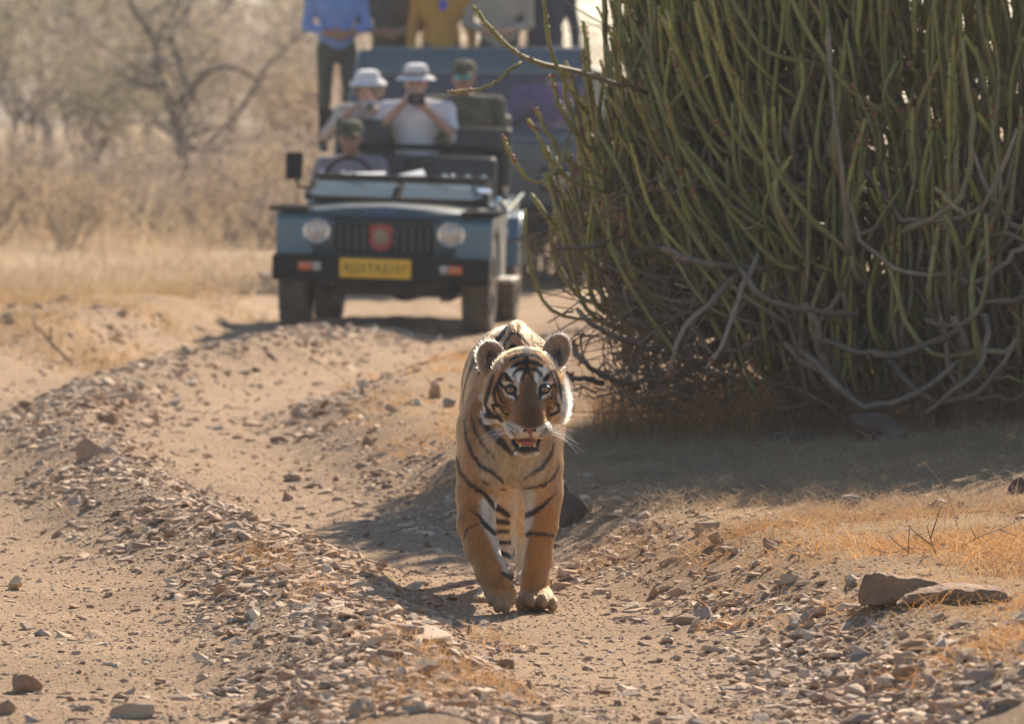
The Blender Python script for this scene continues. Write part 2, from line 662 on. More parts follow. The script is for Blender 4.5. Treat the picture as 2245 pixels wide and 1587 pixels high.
def batch_mesh(name, idx):
    Vs, Fs, Cs = [], [], []
    off = 0
    pid = sr.integers(0, 1000, ns)
    for protos, flag in ((SLABS, True), (CHUNKS, False)):
        for k, (pv, pf) in enumerate(protos):
            sel = idx[(is_slab[idx] == flag) & (pid[idx] % len(protos) == k)]
            if not len(sel):
                continue
            v = pv[None] * S3[sel][:, None, :]
            v = np.einsum('nij,nkj->nki', R[sel], v) + np.stack([SX[sel], SY[sel], SZ[sel]], -1)[:, None, :]
            m_ = len(sel)
            f = pf[None] + (np.arange(m_) * len(pv))[:, None, None] + off
            Vs.append(v.reshape(-1, 3))
            Fs.append(f.reshape(-1, 3))
            Cs.append(np.repeat(SC[sel], len(pv), 0))
            off += m_ * len(pv)
    me_ = mk_mesh(name, np.concatenate(Vs), np.concatenate(Fs))
    vcol(me_, np.concatenate(Cs))
    return me_


M_gravel = pmat("stone_chips", (.85, .82, .78), (1.2, 1.15, 1.1), scale=30, rough=.85, bump=.3, bscale=120, attr="col", spec=.3)
tag(obj("gravel", batch_mesh("gravel", mass), M_gravel), "small flat stone chips strewn over the track", kind="stuff", cat="gravel")

M_stone = [pmat("brown_sandstone", (.34, .21, .13), (.46, .30, .19), scale=14, rough=.85, bump=.5, bscale=70, rand=.2, spec=.3),
           pmat("grey_sandstone", (.30, .23, .18), (.42, .33, .26), scale=14, rough=.85, bump=.5, bscale=70, rand=.2, spec=.3),
           pmat("tan_sandstone", (.40, .285, .19), (.50, .39, .28), scale=14, rough=.85, bump=.5, bscale=70, rand=.2, spec=.3)]
M_stone.append(pmat("dark_red_boulder", (.10, .066, .052), (.165, .11, .085), scale=9, rough=.9, bump=.6, bscale=50, spec=.25))
M_stone.append(pmat("weathered_slab", (.24, .15, .095), (.36, .24, .16), scale=7, rough=.9, bump=.8, bscale=45, spec=.25))
STONE_WORD = ["brown", "grey", "tan"]


_gp = hull(np.array([[1, 0, -.1], [-.9, .2, -.1], [.1, .8, -.1], [-.1, -.8, -.1], [.25, .1, .42], [-.3, -.15, .36]]))
gr0 = sr.uniform(.0028, .0075, len(gX)) * (1 + .3 * np.exp(-((gS + .7) / .5) ** 2))
gR = rot_xy(sr.normal(0, .3, len(gX)), sr.normal(0, .3, len(gX))) @ rotz(sr.uniform(0, 6.28, len(gX)))
gv = _gp[0][None] * (gr0[:, None] * sr.uniform(.7, 1.4, (len(gX), 3)))[:, None, :]
gv = np.einsum('nij,nkj->nki', gR, gv) + np.stack([gX, gY, ground(gX, gY) + gr0 * .1], -1)[:, None, :]
gf = _gp[1][None] + (np.arange(len(gX)) * len(_gp[0]))[:, None, None]
me = mk_mesh("grit", gv.reshape(-1, 3), gf.reshape(-1, 3))
vcol(me, np.repeat(stone_colours(len(gX), sr), len(_gp[0]), 0))
tag(obj("grit", me, M_gravel), "fine stony grit covering the track", kind="stuff", cat="gravel")


def rough_mesh(name, proto, seed, cuts=2, amp=.05):
    """A prototype hull, subdivided and roughened a little."""
    bm = bmesh.new()
    vs = [bm.verts.new(v) for v in proto[0]]
    for f in proto[1]:
        bm.faces.new([vs[i] for i in f])
    bmesh.ops.dissolve_limit(bm, angle_limit=math.radians(8), verts=bm.verts, edges=bm.edges)
    bmesh.ops.bevel(bm, geom=list(bm.edges), offset=.05, segments=1, affect='EDGES')
    bmesh.ops.triangulate(bm, faces=bm.faces)
    if cuts:
        bmesh.ops.subdivide_edges(bm, edges=bm.edges, cuts=cuts, use_grid_fill=True)
    co = np.array([v.co[:] for v in bm.verts])
    n = np.stack([fbm(co[:, 0] * 2.3 + seed, co[:, 1] * 2.3, co[:, 2] * 2.3 + k * 9) for k in range(3)], -1)
    for v, d in zip(bm.verts, n * amp):
        v.co += Vector(d)
    me_ = bpy.data.meshes.new(name)
    bm.to_mesh(me_)
    bm.free()
    return me_


zone_of = lambda s, Y: ("ridge between the wheel ruts" if -1.05 < s < -.3 else "slope right of the tiger's rut" if s >= .3 else "rut the tiger walks in" if s > -.3 else "wheel rut at the left")
STONE_MESH = {}
for q in single:
    fl = bool(is_slab[q])
    mi = int(sr.integers(0, 3))
    pk = int(sr.integers(0, 5))
    key = (fl, mi, pk)
    if key not in STONE_MESH:
        mm_ = rough_mesh("stone", (SLABS if fl else CHUNKS)[pk], pk * 3.3, cuts=0, amp=.03)
        mm_.materials.append(M_stone[mi])
        STONE_MESH[key] = mm_
    o = bpy.data.objects.new("stone", STONE_MESH[key])
    COL.objects.link(o)
    o.matrix_world = Matrix.Translation((SX[q], SY[q], SZ[q])) @ Matrix(R[q].tolist()).to_4x4() @ Matrix.Diagonal((*S3[q], 1))
    z = zone_of(SS[q], SY[q])
    dist = "near the bottom edge" if SY[q] < 17 else "level with the tiger" if SY[q] < 20 else "behind the tiger" if SY[q] < 27 else "far back"
    tag(o, f"{'flat' if fl else 'blocky'} {STONE_WORD[mi]} stone on the {z}, {dist}", "stone", f"{'flat' if fl else 'blocky'} {STONE_WORD[mi]} stones, {z}, {dist}")


def big_rock(px, py, w, h, label, mi=0, fl=False, depth=.8, seed=0, yaw=0.0, tilt=(0, 0), sink=.25, Y=None, name="rock", amp=.09, cat="rock"):
    """A rock whose lower edge stands at pixel (px, py); w and h in pixels."""
    if Y is None:
        Y = 30.0
        for _ in range(40):            # walk along the ray until it meets the ground
            p = at(px, py, Y)
            g = float(ground(p[0], Y))
            Yn = (CAM_H - g) * Y / (CAM_H - p[2])
            Y += .6 * (Yn - Y)
    p = at(px, py, Y)
    g = float(ground(p[0], Y))
    sc = FPX / Y
    W, Hh = w / sc, h / sc
    r = np.random.default_rng(seed + 100)
    me_ = rough_mesh(name, slab_proto(r) if fl else chunk_proto(r), seed * 1.7, cuts=2, amp=amp)
    V = np.empty(len(me_.vertices) * 3)
    me_.vertices.foreach_get("co", V)
    V = V.reshape(-1, 3)
    Rm = np.array((Euler((tilt[0], tilt[1], yaw)).to_matrix()))
    V = V @ Rm.T
    V -= V.min(0)
    V /= V.max(0)
    V[:, :2] -= .5
    V *= np.array([W, W * depth, Hh / (1 - sink)])
    V[:, 2] -= sink * Hh / (1 - sink)
    me_.vertices.foreach_set("co", V.ravel().astype(np.float32))
    me_.update()
    o = obj(name, me_, M_stone[mi], loc=(p[0], Y + W * depth * .3, g))
    return tag(o, label, cat)


big_rock(1255, 1150, 84, 92, "large dark rounded boulder just behind the tiger's foreleg", 3, depth=.9, seed=3, sink=.3)
big_rock(210, 1006, 96, 50, "reddish block of stone on the ridge at the left edge", 0, depth=.6, seed=5, tilt=(.1, -.35))
big_rock(578, 1220, 44, 40, "upright square brown stone on the stony ridge", 0, depth=.8, seed=6)
big_rock(58, 1518, 72, 42, "reddish brown block stone at the bottom left corner", 0, depth=.8, seed=7)
big_rock(290, 1572, 100, 34, "long flat tan stone at the bottom left", 2, fl=True, depth=.45, seed=8, tilt=(0, -.08))
big_rock(12, 1562, 44, 30, "grey brown stone cut by the left edge at the bottom", 0, depth=.8, seed=9)
big_rock(795, 1572, 66, 44, "chunky tan stone at the bottom of the stony ridge", 2, depth=.7, seed=10)
big_rock(1175, 1585, 78, 24, "flat tan stone at the bottom edge under the tiger", 2, fl=True, depth=.6, seed=11)
big_rock(1550, 1312, 32, 26, "pointed small stone on the slope right of the tiger's paw", 0, depth=.8, seed=12)


def outline_slab(pts_px, label, mi, depth, lean, seed, cat="rock"):
    """A slab whose broad side has the given outline (pixels, clockwise), with real thickness, roughened."""
    xs = [p[0] for p in pts_px]
    ys = [p[1] for p in pts_px]
    cx_, by_ = .5 * (min(xs) + max(xs)), max(ys)
    Y = 17.0
    for _ in range(40):
        p = at(cx_, by_, Y)
        Y += .6 * ((CAM_H - float(ground(p[0], Y))) * Y / (CAM_H - p[2]) - Y)
    base = at(cx_, by_, Y)
    bm = bmesh.new()
    A_ = [bm.verts.new(at(x_, y_, Y) - base) for x_, y_ in pts_px]
    B_ = [bm.verts.new(v.co + Vector((.02, depth, lean))) for v in A_]
    bm.faces.new(A_)
    bm.faces.new(B_[::-1])
    for i in range(len(A_)):
        bm.faces.new((A_[i], B_[i], B_[(i + 1) % len(A_)], A_[(i + 1) % len(A_)]))
    bmesh.ops.recalc_face_normals(bm, faces=bm.faces)
    bmesh.ops.bevel(bm, geom=list(bm.edges), offset=.006, segments=2, affect='EDGES')
    bmesh.ops.triangulate(bm, faces=bm.faces)
    bmesh.ops.subdivide_edges(bm, edges=bm.edges, cuts=3, use_grid_fill=True)
    co = np.array([v.co[:] for v in bm.verts])
    nn = np.stack([fbm(co[:, 0] * 26 + seed, co[:, 1] * 26, co[:, 2] * 60 + k * 9, 4) for k in range(3)], -1) * .014
    nn += np.stack([0 * co[:, 0], 0 * co[:, 0], vnoise(co[:, 2] * 130, seed) * .002], -1)
    for v, d in zip(bm.verts, nn):
        v.co += Vector(d)
    me_ = bpy.data.meshes.new("rock")
    bm.to_mesh(me_)
    bm.free()
    return tag(obj("rock", me_, M_stone[mi], loc=tuple(base - np.array([0, 0, .006]))), label, cat)


outline_slab([(1882, 1318), (1880, 1290), (1892, 1258), (1920, 1248), (1958, 1258), (2000, 1262), (2045, 1270), (2090, 1286), (2060, 1298), (1990, 1306), (1940, 1322), (1905, 1324)],
             "big tilted sandstone slab with a high left end lying in dry grass", 4, .16, -.01, 14)
outline_slab([(1965, 1322), (1985, 1302), (2030, 1292), (2090, 1286), (2150, 1290), (2205, 1298), (2220, 1308), (2170, 1314), (2080, 1316), (2030, 1320)],
             "low flaky brown slab in front of the big sandstone slab", 4, .20, .004, 15)
big_rock(1690, 1208, 36, 30, "round brown stone at the edge of the golden grass", 0, depth=.9, seed=16)
big_rock(1570, 1195, 36, 28, "square brown stone on the upper edge of the slope", 0, depth=.8, seed=17)
big_rock(1550, 1168, 56, 26, "flat pale stone at the top of the slope behind the tiger", 2, fl=True, depth=.6, seed=18)
big_rock(1995, 1492, 84, 36, "brown stone half sunk in grass at the lower right", 0, depth=.7, seed=19)
big_rock(1985, 1460, 56, 32, "pale stone leaning behind the half sunk brown stone", 2, depth=.7, seed=20)
big_rock(2150, 1498, 78, 32, "dark rounded stone near the lower right edge", 1, depth=.7, seed=21)
big_rock(1875, 1532, 54, 32, "pale angular stone on the slope at the lower right", 2, depth=.8, seed=22)
big_rock(2215, 1505, 38, 26, "small dark stone at the right edge", 1, depth=.8, seed=23)
big_rock(2110, 1440, 74, 20, "thin pale slab in grass at the lower right", 2, fl=True, depth=.5, seed=24, tilt=(0, -.12))
big_rock(1770, 1365, 34, 28, "wedge shaped tan stone on the slope below the slab", 2, depth=.8, seed=25)
big_rock(1730, 1275, 42, 18, "small flat stone on the slope left of the slab", 2, fl=True, depth=.6, seed=26)
big_rock(1862, 1112, 56, 30, "wedge shaped dark stone at the bush shadow's edge", 1, depth=.6, seed=27)
big_rock(2058, 1118, 44, 24, "grey stone in the shaded grass beside the stalk", 1, depth=.8, seed=28)
big_rock(2110, 1115, 24, 18, "small dark round stone in the shaded grass", 1, depth=.9, seed=29)
big_rock(2235, 1080, 50, 34, "dark stone in the bush shadow at the right edge", 3, depth=.8, seed=30)
big_rock(1930, 968, 130, 62, "large dark reddish boulder under the green bush", 3, depth=.8, seed=31, sink=.3)
big_rock(1735, 972, 104, 30, "long dark boulder at the foot of the green bush", 3, fl=True, depth=.5, seed=32)
big_rock(955, 875, 64, 60, "upright brown rock behind the tiger on the ridge", 0, depth=.7, seed=33)
big_rock(985, 892, 30, 20, "small grey rock beside the upright brown rock", 1, depth=.8, seed=34)
big_rock(630, 1098, 26, 22, "small dark stone alone in the smooth rut", 0, depth=.8, seed=35)
big_rock(640, 1055, 44, 18, "dark wedge stone in the smooth rut behind", 1, depth=.7, seed=36)
big_rock(805, 975, 26, 24, "brown pebble block on the stony slope behind the tiger", 0, depth=.8, seed=37)
big_rock(262, 892, 90, 26, "long thin slab jutting out of the far ridge", 2, fl=True, depth=.4, seed=38, tilt=(0, -.15))
big_rock(230, 925, 60, 20, "dark brown slab under the jutting slab", 0, fl=True, depth=.5, seed=39)
big_rock(140, 668, 44, 22, "blurred grey stone on the far left bank", 1, depth=.8, seed=40)
big_rock(14, 708, 44, 26, "blurred pale stone at the left edge of the far bank", 2, depth=.7, seed=41)
big_rock(870, 1385, 120, 26, "long slanting slab in the tiger's shadow", 1, fl=True, depth=.35, seed=42, tilt=(0, .2))
big_rock(905, 1512, 52, 36, "brown block among golden grass tufts on the ridge", 0, depth=.8, seed=43)
big_rock(630, 1492, 44, 26, "dark brown block on the lower part of the ridge", 0, depth=.8, seed=44)
big_rock(1105, 1465, 50, 22, "flat brown stone below the lifted paw", 0, fl=True, depth=.6, seed=45)
big_rock(1030, 1550, 38, 22, "brown stone at the bottom right of the grass tufts", 0, depth=.8, seed=46)
big_rock(585, 615, 44, 20, "blurred dark rock in pale grass beside the jeep", 1, depth=.8, seed=47)

# bedrock ledges flush with the track
def ledge(px, py, w, h, label, seed):
    return big_rock(px, py, w, h * .7, label, 2, fl=True, depth=2.2, seed=seed, sink=.86, name="rock_ledge", cat="rock", amp=.04)


ledge(880, 1392, 230, 3, "pale flat bedrock ledge under the lifted paw", 60)
ledge(560, 1285, 150, 5, "pale bedrock streak in the left rut", 61)
ledge(90, 1222, 150, 5, "pale bedrock streak at the left edge", 62)
ledge(265, 1290, 150, 5, "pale flat ledge in the middle of the left rut", 63)
# ================================================================== tools for bodies: smooth distance fields -> one mesh
class Field:
    def __init__(self, lo, hi, h):
        self.h = h
        self.lo = np.asarray(lo, float)
        self.n = np.ceil((np.asarray(hi, float) - self.lo) / h).astype(int) + 1
        self.ax = [self.lo[i] + h * np.arange(self.n[i]) for i in range(3)]
        self.d = np.full(self.n, .5, np.float32)
        self.cls = np.zeros(self.n, np.int8)
        self.best = np.full(self.n, 9.0, np.float32)

    def _win(self, lo, hi):
        a = np.clip(np.floor((lo - self.lo) / self.h).astype(int), 0, self.n)
        b = np.clip(np.ceil((hi - self.lo) / self.h).astype(int) + 1, 0, self.n)
        sl = tuple(slice(a[i], b[i]) for i in range(3))
        g = np.meshgrid(*[self.ax[i][sl[i]] for i in range(3)], indexing='ij', sparse=True)
        return sl, g

    def _add(self, sl, d, k, cls, sub):
        o = self.d[sl]
        d = d.astype(np.float32)
        if sub:
            h = np.clip(.5 - .5 * (o + d) / k, 0, 1)
            self.d[sl] = o * (1 - h) - d * h + k * h * (1 - h)
        else:
            h = np.clip(.5 + .5 * (o - d) / k, 0, 1)
            self.d[sl] = o * (1 - h) + d * h - k * h * (1 - h)
            b = self.best[sl]
            w = d < b
            self.cls[sl][w] = cls
            b[w] = d[w]

    def ell(self, c, r, k=.03, rot=None, cls=0, sub=False):
        c = np.asarray(c, float)
        r = np.asarray(r, float)
        m = r.max() + 2.5 * k + 2 * self.h
        sl, g = self._win(c - m, c + m)
        if self.d[sl].size == 0:
            return self
        q = [g[i] - c[i] for i in range(3)]
        if rot is not None:
            Rm = np.array(Euler(rot).to_matrix()).T
            q = [sum(Rm[i, j] * q[j] for j in range(3)) for i in range(3)]
        a = np.sqrt(sum((q[i] / r[i]) ** 2 for i in range(3)))
        b = np.sqrt(sum((q[i] / r[i] ** 2) ** 2 for i in range(3))) + 1e-6
        self._add(sl, np.where(a < 1e-3, -r.min(), a * (a - 1) / b), k, cls, sub)
        return self

    def cone(self, a, b, ra, rb, k=.03, cls=0, sub=False):
        a = np.asarray(a, float)
        b = np.asarray(b, float)
        m = max(ra, rb) + 2.5 * k + 2 * self.h
        sl, g = self._win(np.minimum(a, b) - m, np.maximum(a, b) + m)
        if self.d[sl].size == 0:
            return self
        ab = b - a
        t = np.clip(sum((g[i] - a[i]) * ab[i] for i in range(3)) / (ab @ ab + 1e-9), 0, 1)
        d = np.sqrt(sum((g[i] - a[i] - t * ab[i]) ** 2 for i in range(3))) - (ra + (rb - ra) * t)
        self._add(sl, d, k, cls, sub)
        return self

    def chain(self, pts, k=.03, cls=0):
        for (p, r), (p2, r2) in zip(pts[:-1], pts[1:]):
            self.cone(p, p2, r, r2, k, cls)
        return self

    def mesh(self):
        """Naive surface nets on the zero level: vertices, quads, class of each vertex."""
        d, h = self.d, self.h
        neg = d < 0
        cor = [d[i:self.n[0] - 1 + i, j:self.n[1] - 1 + j, k:self.n[2] - 1 + k] for i in (0, 1) for j in (0, 1) for k in (0, 1)]
        cn = sum((c < 0).astype(np.int8) for c in cor)
        act = (cn > 0) & (cn < 8)
        idx = np.full(act.shape, -1, np.int64)
        cells = np.argwhere(act)
        idx[act] = np.arange(len(cells))
        val = np.stack([c[act] for c in cor], -1)
        off = np.array([(i, j, k) for i in (0, 1) for j in (0, 1) for k in (0, 1)], float)
        acc = np.zeros((len(cells), 3))
        cnt = np.zeros(len(cells))
        for a in range(8):
            for b in range(a + 1, 8):
                if np.abs(off[a] - off[b]).sum() != 1:
                    continue
                x = (val[:, a] < 0) != (val[:, b] < 0)
                t = val[:, a] / (val[:, a] - val[:, b] + 1e-12)
                acc[x] += off[a] + t[x, None] * (off[b] - off[a])
                cnt[x] += 1
        V = self.lo + h * (cells + acc / cnt[:, None])
        Q = []
        for axis in range(3):
            sl0 = [slice(None)] * 3
            sl1 = [slice(None)] * 3
            sl0[axis] = slice(0, -1)
            sl1[axis] = slice(1, None)
            cross = neg[tuple(sl0)] != neg[tuple(sl1)]
            e = np.argwhere(cross)
            o1, o2 = [i for i in range(3) if i != axis]
            e = e[(e[:, o1] > 0) & (e[:, o2] > 0) & (e[:, o1] < self.n[o1] - 1) & (e[:, o2] < self.n[o2] - 1)]
            flip = neg[tuple(e.T)]
            q = []
            for da, db in ((-1, -1), (0, -1), (0, 0), (-1, 0)):
                c = e.copy()
                c[:, o1] += da
                c[:, o2] += db
                q.append(idx[tuple(c.T)])
            q = np.stack(q, -1)
            if axis == 1:
                flip = ~flip
            q[~flip] = q[~flip][:, ::-1]
            Q.append(q)
        Q = np.concatenate(Q)
        Q = Q[(Q >= 0).all(1)]
        cl = self.cls[tuple(cells.T)]
        return V, Q, cl


def relax(V, Q, n=2, lam=.5):
    for _ in range(n):
        acc = np.zeros_like(V)
        cnt = np.zeros(len(V))
        for a, b in ((0, 1), (1, 2), (2, 3), (3, 0)):
            np.add.at(acc, Q[:, a], V[Q[:, b]])
            np.add.at(acc, Q[:, b], V[Q[:, a]])
            np.add.at(cnt, Q[:, a], 1)
            np.add.at(cnt, Q[:, b], 1)
        V = V * (1 - lam) + lam * acc / cnt[:, None]
    return V


# ================================================================== tiger
TY = 18.0


def tp(px, py, dy):
    return at(px, py, TY + dy)


T = Field((-.34, TY - .56, -.03), (.36, TY + 1.55, .96), .0062)
# trunk
T.ell(tp(1118, 893, .46), (.160, .42, .215), .05)
T.ell(tp(1117, 948, .62), (.143, .36, .17), .05)
T.ell(tp(1116, 838, .98), (.148, .26, .185), .06)
T.ell(tp(1119, 968, .02), (.142, .17, .145), .05)
T.ell(tp(1133, 762, .16), (.048, .15, .085), .05)
T.ell(tp(1117, 800, .5), (.115, .35, .125), .05)
T.ell(tp(1046, 985, .04), (.056, .13, .165), .045)
T.ell(tp(1189, 985, .04), (.053, .13, .165), .045)
T.cone(tp(1068, 935, .05), tp(1098, 775, .16), .076, .055, .05)
T.cone(tp(1182, 935, .05), tp(1166, 775, .16), .070, .052, .05)
# forearm and shoulder muscle, breast furrow
T.ell(tp(1027, 1105, .0), (.028, .05, .07), .03)
T.ell(tp(1208, 1095, .02), (.024, .05, .065), .03)
T.ell(tp(1085, 1030, -.10), (.045, .04, .055), .03)
T.ell(tp(1160, 1030, -.10), (.042, .04, .055), .03)
T.cone(tp(1122, 1000, -.175), tp(1124, 1066, -.15), .012, .012, .03, sub=True)
# neck and throat
T.cone(tp(1130, 850, .10), tp(1146, 868, -.12), .125, .098, .05)
T.cone(tp(1130, 965, .0), tp(1146, 912, -.12), .112, .085, .05)
# planted foreleg (screen right)
T.chain([(tp(1187, 1020, .03), .064), (tp(1188, 1080, .04), .058), (tp(1187, 1150, .03), .0465), (tp(1180, 1220, .02), .0395), (tp(1172, 1272, .0), .040), (tp(1173, 1300, -.02), .044)], .025)
T.ell(tp(1176, 1312, -.045), (.058, .082, .036), .02)
for x_, y_, d_ in ((1142, 1322, -.105), (1164, 1316, -.135), (1190, 1316, -.135), (1211, 1323, -.105)):
    T.ell(tp(x_, y_, d_), (.0175, .036, .0255), .003)
# swinging foreleg (screen left)
T.chain([(tp(1048, 1020, .02), .064), (tp(1046, 1085, -.01), .058), (tp(1044, 1150, -.06), .054), (tp(1056, 1200, -.10), .048), (tp(1076, 1250, -.15), .0425), (tp(1091, 1290, -.185), .042)], .025)
T.ell(tp(1097, 1302, -.195), (.046, .044, .044), .02)
T.ell(tp(1106, 1262, -.12), (.028, .03, .022), .02)
for x_, y_, d_ in ((1077, 1308, -.215), (1091, 1323, -.232), (1109, 1325, -.232), (1122, 1307, -.212)):
    T.ell(tp(x_, y_, d_), (.0150, .026, .030), .003)
# hind leg reaching forward (screen left)
T.ell(tp(1072, 905, .92), (.085, .17, .20), .05)
T.chain([(tp(1080, 985, .82), .078), (tp(1096, 1050, .66), .056), (tp(1100, 1120, .68), .043), (tp(1101, 1195, .74), .034), (tp(1090, 1255, .60), .032), (tp(1070, 1302, .42), .034)], .025)
T.ell(tp(1068, 1314, .33), (.046, .075, .028), .015)
for x_ in (1048, 1060, 1074, 1086):
    T.ell(tp(x_, 1318, .265), (.0165, .03, .021), .005)
# hind leg behind (screen right)
T.ell(tp(1164, 905, .98), (.082, .17, .20), .05)
T.chain([(tp(1164, 985, .95), .078), (tp(1160, 1050, .92), .056), (tp(1153, 1110, 1.02), .042), (tp(1150, 1165, 1.20), .034), (tp(1152, 1230, 1.16), .031), (tp(1156, 1262, 1.12), .033)], .025)
T.ell(tp(1160, 1266, 1.05), (.046, .07, .028), .015)
# tail
T.chain([(tp(1117, 850, 1.18), .05), (tp(1119, 900, 1.27), .036), (tp(1121, 1000, 1.32), .029), (tp(1122, 1100, 1.34), .026), (tp(1124, 1165, 1.37), .024), (tp(1127, 1188, 1.42), .018)], .02)
# head
T.ell(tp(1150, 836, -.20), (.112, .14, .108), .03)
T.ell(tp(1093, 876, -.205), (.050, .09, .076), .03)
T.ell(tp(1210, 874, -.205), (.048, .09, .078), .03)
T.ell(tp(1154, 932, -.25), (.068, .12, .058), .03)
T.cone(tp(1154, 846, -.275), tp(1160, 912, -.385), .056, .050, .03)
T.ell(tp(1140, 943, -.385), (.040, .056, .034), .018)
T.ell(tp(1183, 942, -.385), (.039, .056, .034), .018)
T.ell(tp(1161, 936, -.425), (.026, .024, .022), .014)
T.ell(tp(1155, 986, -.345), (.037, .062, .0175), .014)
T.ell(tp(1121, 836, -.285), (.034, .036, .018), .02)
T.ell(tp(1192, 835, -.285), (.034, .036, .018), .02)
T.ell(tp(1112, 875, -.285), (.034, .04, .022), .02)
T.ell(tp(1203, 874, -.285), (.034, .04, .022), .02)
T.ell(tp(1154, 969, -.395), (.040, .085, .0115), .008, sub=True)
for x_, y_ in ((1120, 853.5), (1194.5, 852)):
    T.ell(tp(x_, y_, -.345), (.0175, .03, .0145), .008, sub=True)
# ears
for x_, y_, w_, h_, t_ in ((1079, 789, .047, .063, -.28), (1220, 771, .044, .059, .33)):
    T.ell(tp(x_, y_, -.12), (w_, .034, h_), .012, rot=(0, t_, 0))
    T.ell(tp(x_ - (1148 - x_) * .04, y_ - 2, -.158), (w_ * .9, .040, h_ * .92), .006, rot=(0, t_, 0), sub=True)

TV, TQ, _ = T.mesh()
TV = relax(TV, TQ, 2)
del T

# ---- coat pattern: strokes in the units of two enlarged views of the animal's front
ZA = (940.0, 680.0, 1587 / 400.0)
ZB = (940.0, 1020.0, 1587 / 400.0)


def seg_dist(P, poly, w):
    """Smallest (distance - half width) from points to a polyline with widths."""
    poly = np.asarray(poly, float)
    w = np.broadcast_to(np.asarray(w, float), (len(poly),))
    best = np.full(len(P), 1e9)
    for a, b, wa, wb in zip(poly[:-1], poly[1:], w[:-1], w[1:]):
        ab = b - a
        t = np.clip(((P - a) @ ab) / (ab @ ab + 1e-9), 0, 1)
        d = np.linalg.norm(P - a - t[:, None] * ab, axis=1) - .5 * (wa + (wb - wa) * t)
        best = np.minimum(best, d)
    return best


FACE = [
    ([(850, 335), (850, 420), (852, 540)], [60, 44, 34]),
    ([(840, 350), (760, 357), (690, 382)], [20, 22, 14]), ([(860, 348), (930, 362), (978, 372)], [18, 20, 12]),
    ([(845, 388), (770, 400), (706, 442)], [34, 36, 18]), ([(860, 388), (930, 398), (985, 438)], [32, 34, 16]),
    ([(845, 458), (780, 466), (722, 500)], [32, 36, 18]), ([(865, 456), (930, 464), (985, 492)], [30, 34, 16]),
    ([(842, 520), (790, 514), (748, 545), (730, 586)], [28, 28, 22, 10]), ([(868, 518), (930, 520), (978, 560), (990, 604)], [26, 26, 20, 8]),
    ([(848, 530), (812, 590), (792, 650)], [22, 18, 8]), ([(862, 530), (905, 600), (936, 652)], [24, 20, 8]), ([(830, 560), (820, 640)], [10, 5]),
    ([(668, 560), (694, 602), (736, 632)], [30, 44, 14]), ([(1044, 566), (1020, 600), (990, 622)], [34, 44, 14]),
    ([(756, 578), (750, 622)], [10, 5]), ([(958, 566), (970, 612)], [12, 6]),
    ([(742, 712), (762, 778)], [40, 22]), ([(650, 664), (612, 634)], [24, 24]), ([(972, 712), (966, 772)], [38, 22]), ([(1058, 660), (1092, 652)], [24, 20]),
    ([(640, 556), (618, 620), (600, 668), (612, 730), (636, 790), (664, 816)], [22, 34, 24, 16, 14, 10]),
    ([(588, 648), (570, 712), (580, 780), (602, 832)], [16, 26, 22, 16]),
    ([(566, 568), (548, 620), (530, 690), (506, 760), (494, 826)], [18, 30, 32, 34, 26]),
    ([(560, 828), (622, 828), (650, 880), (684, 908)], [30, 24, 16, 22]), ([(560, 830), (580, 884), (622, 922)], [26, 14, 10]),
    ([(508, 852), (532, 900), (574, 926)], [30, 46, 34]), ([(604, 926), (642, 964)], [34, 26]),
    ([(610, 720), (646, 792)], [14, 6]), ([(626, 700), (676, 800)], [10, 5]), ([(640, 800), (690, 812)], [10, 5]), ([(648, 840), (700, 832)], [10, 5]),
    ([(1062, 540), (1092, 620), (1106, 700), (1100, 794)], [22, 20, 16, 10]), ([(1088, 530), (1126, 620), (1146, 740), (1152, 806)], [20, 24, 24, 10]),
    ([(1112, 560), (1164, 700)], [8, 6]), ([(1100, 814), (1128, 832), (1124, 884), (1058, 910)], [30, 26, 22, 22]), ([(1096, 820), (1064, 864)], [12, 8]),
    ([(1054, 764), (1090, 784)], [12, 6]), ([(1060, 700), (1078, 740), (1060, 770)], [10, 8, 4]), ([(1040, 840), (1070, 850)], [10, 4]),
    ([(690, 990), (742, 1030), (796, 1056)], [10, 12, 6]), ([(684, 1020), (740, 1064), (796, 1082)], [8, 10, 5]), ([(700, 1052), (760, 1090), (800, 1098)], [6, 8, 4]),
    ([(1062, 990), (1012, 1030), (970, 1052)], [10, 12, 6]), ([(1056, 1024), (1004, 1060), (968, 1078)], [8, 10, 5]), ([(1040, 1056), (990, 1090), (960, 1096)], [6, 8, 4]),
    ([(716, 1132), (748, 1186), (840, 1208), (932, 1194), (962, 1132)], [36, 44, 34, 44, 32]),
    ([(884, 1076), (886, 1104)], [16, 10]),
]
CHEST = [
    ([(470, 945), (540, 1030), (640, 1140), (724, 1236)], [40, 58, 54, 26]),
    ([(372, 880), (408, 1030), (470, 1150), (575, 1268)], [10, 20, 18, 14]),
    ([(320, 940), (335, 1100), (380, 1230), (460, 1340), (560, 1400), (652, 1482)], [12, 18, 26, 32, 28, 16]),
    ([(248, 1250), (280, 1400), (350, 1490), (480, 1587), (540, 1660), (566, 1720)], [10, 18, 26, 34, 40, 20]),
    ([(245, 1330), (276, 1444)], [10, 8]),
    ([(1082, 1140), (1060, 1240), (980, 1350), (836, 1452)], [12, 26, 32, 12]),
    ([(1136, 1320), (1080, 1440), (1000, 1510), (820, 1536)], [10, 22, 24, 18]),
]
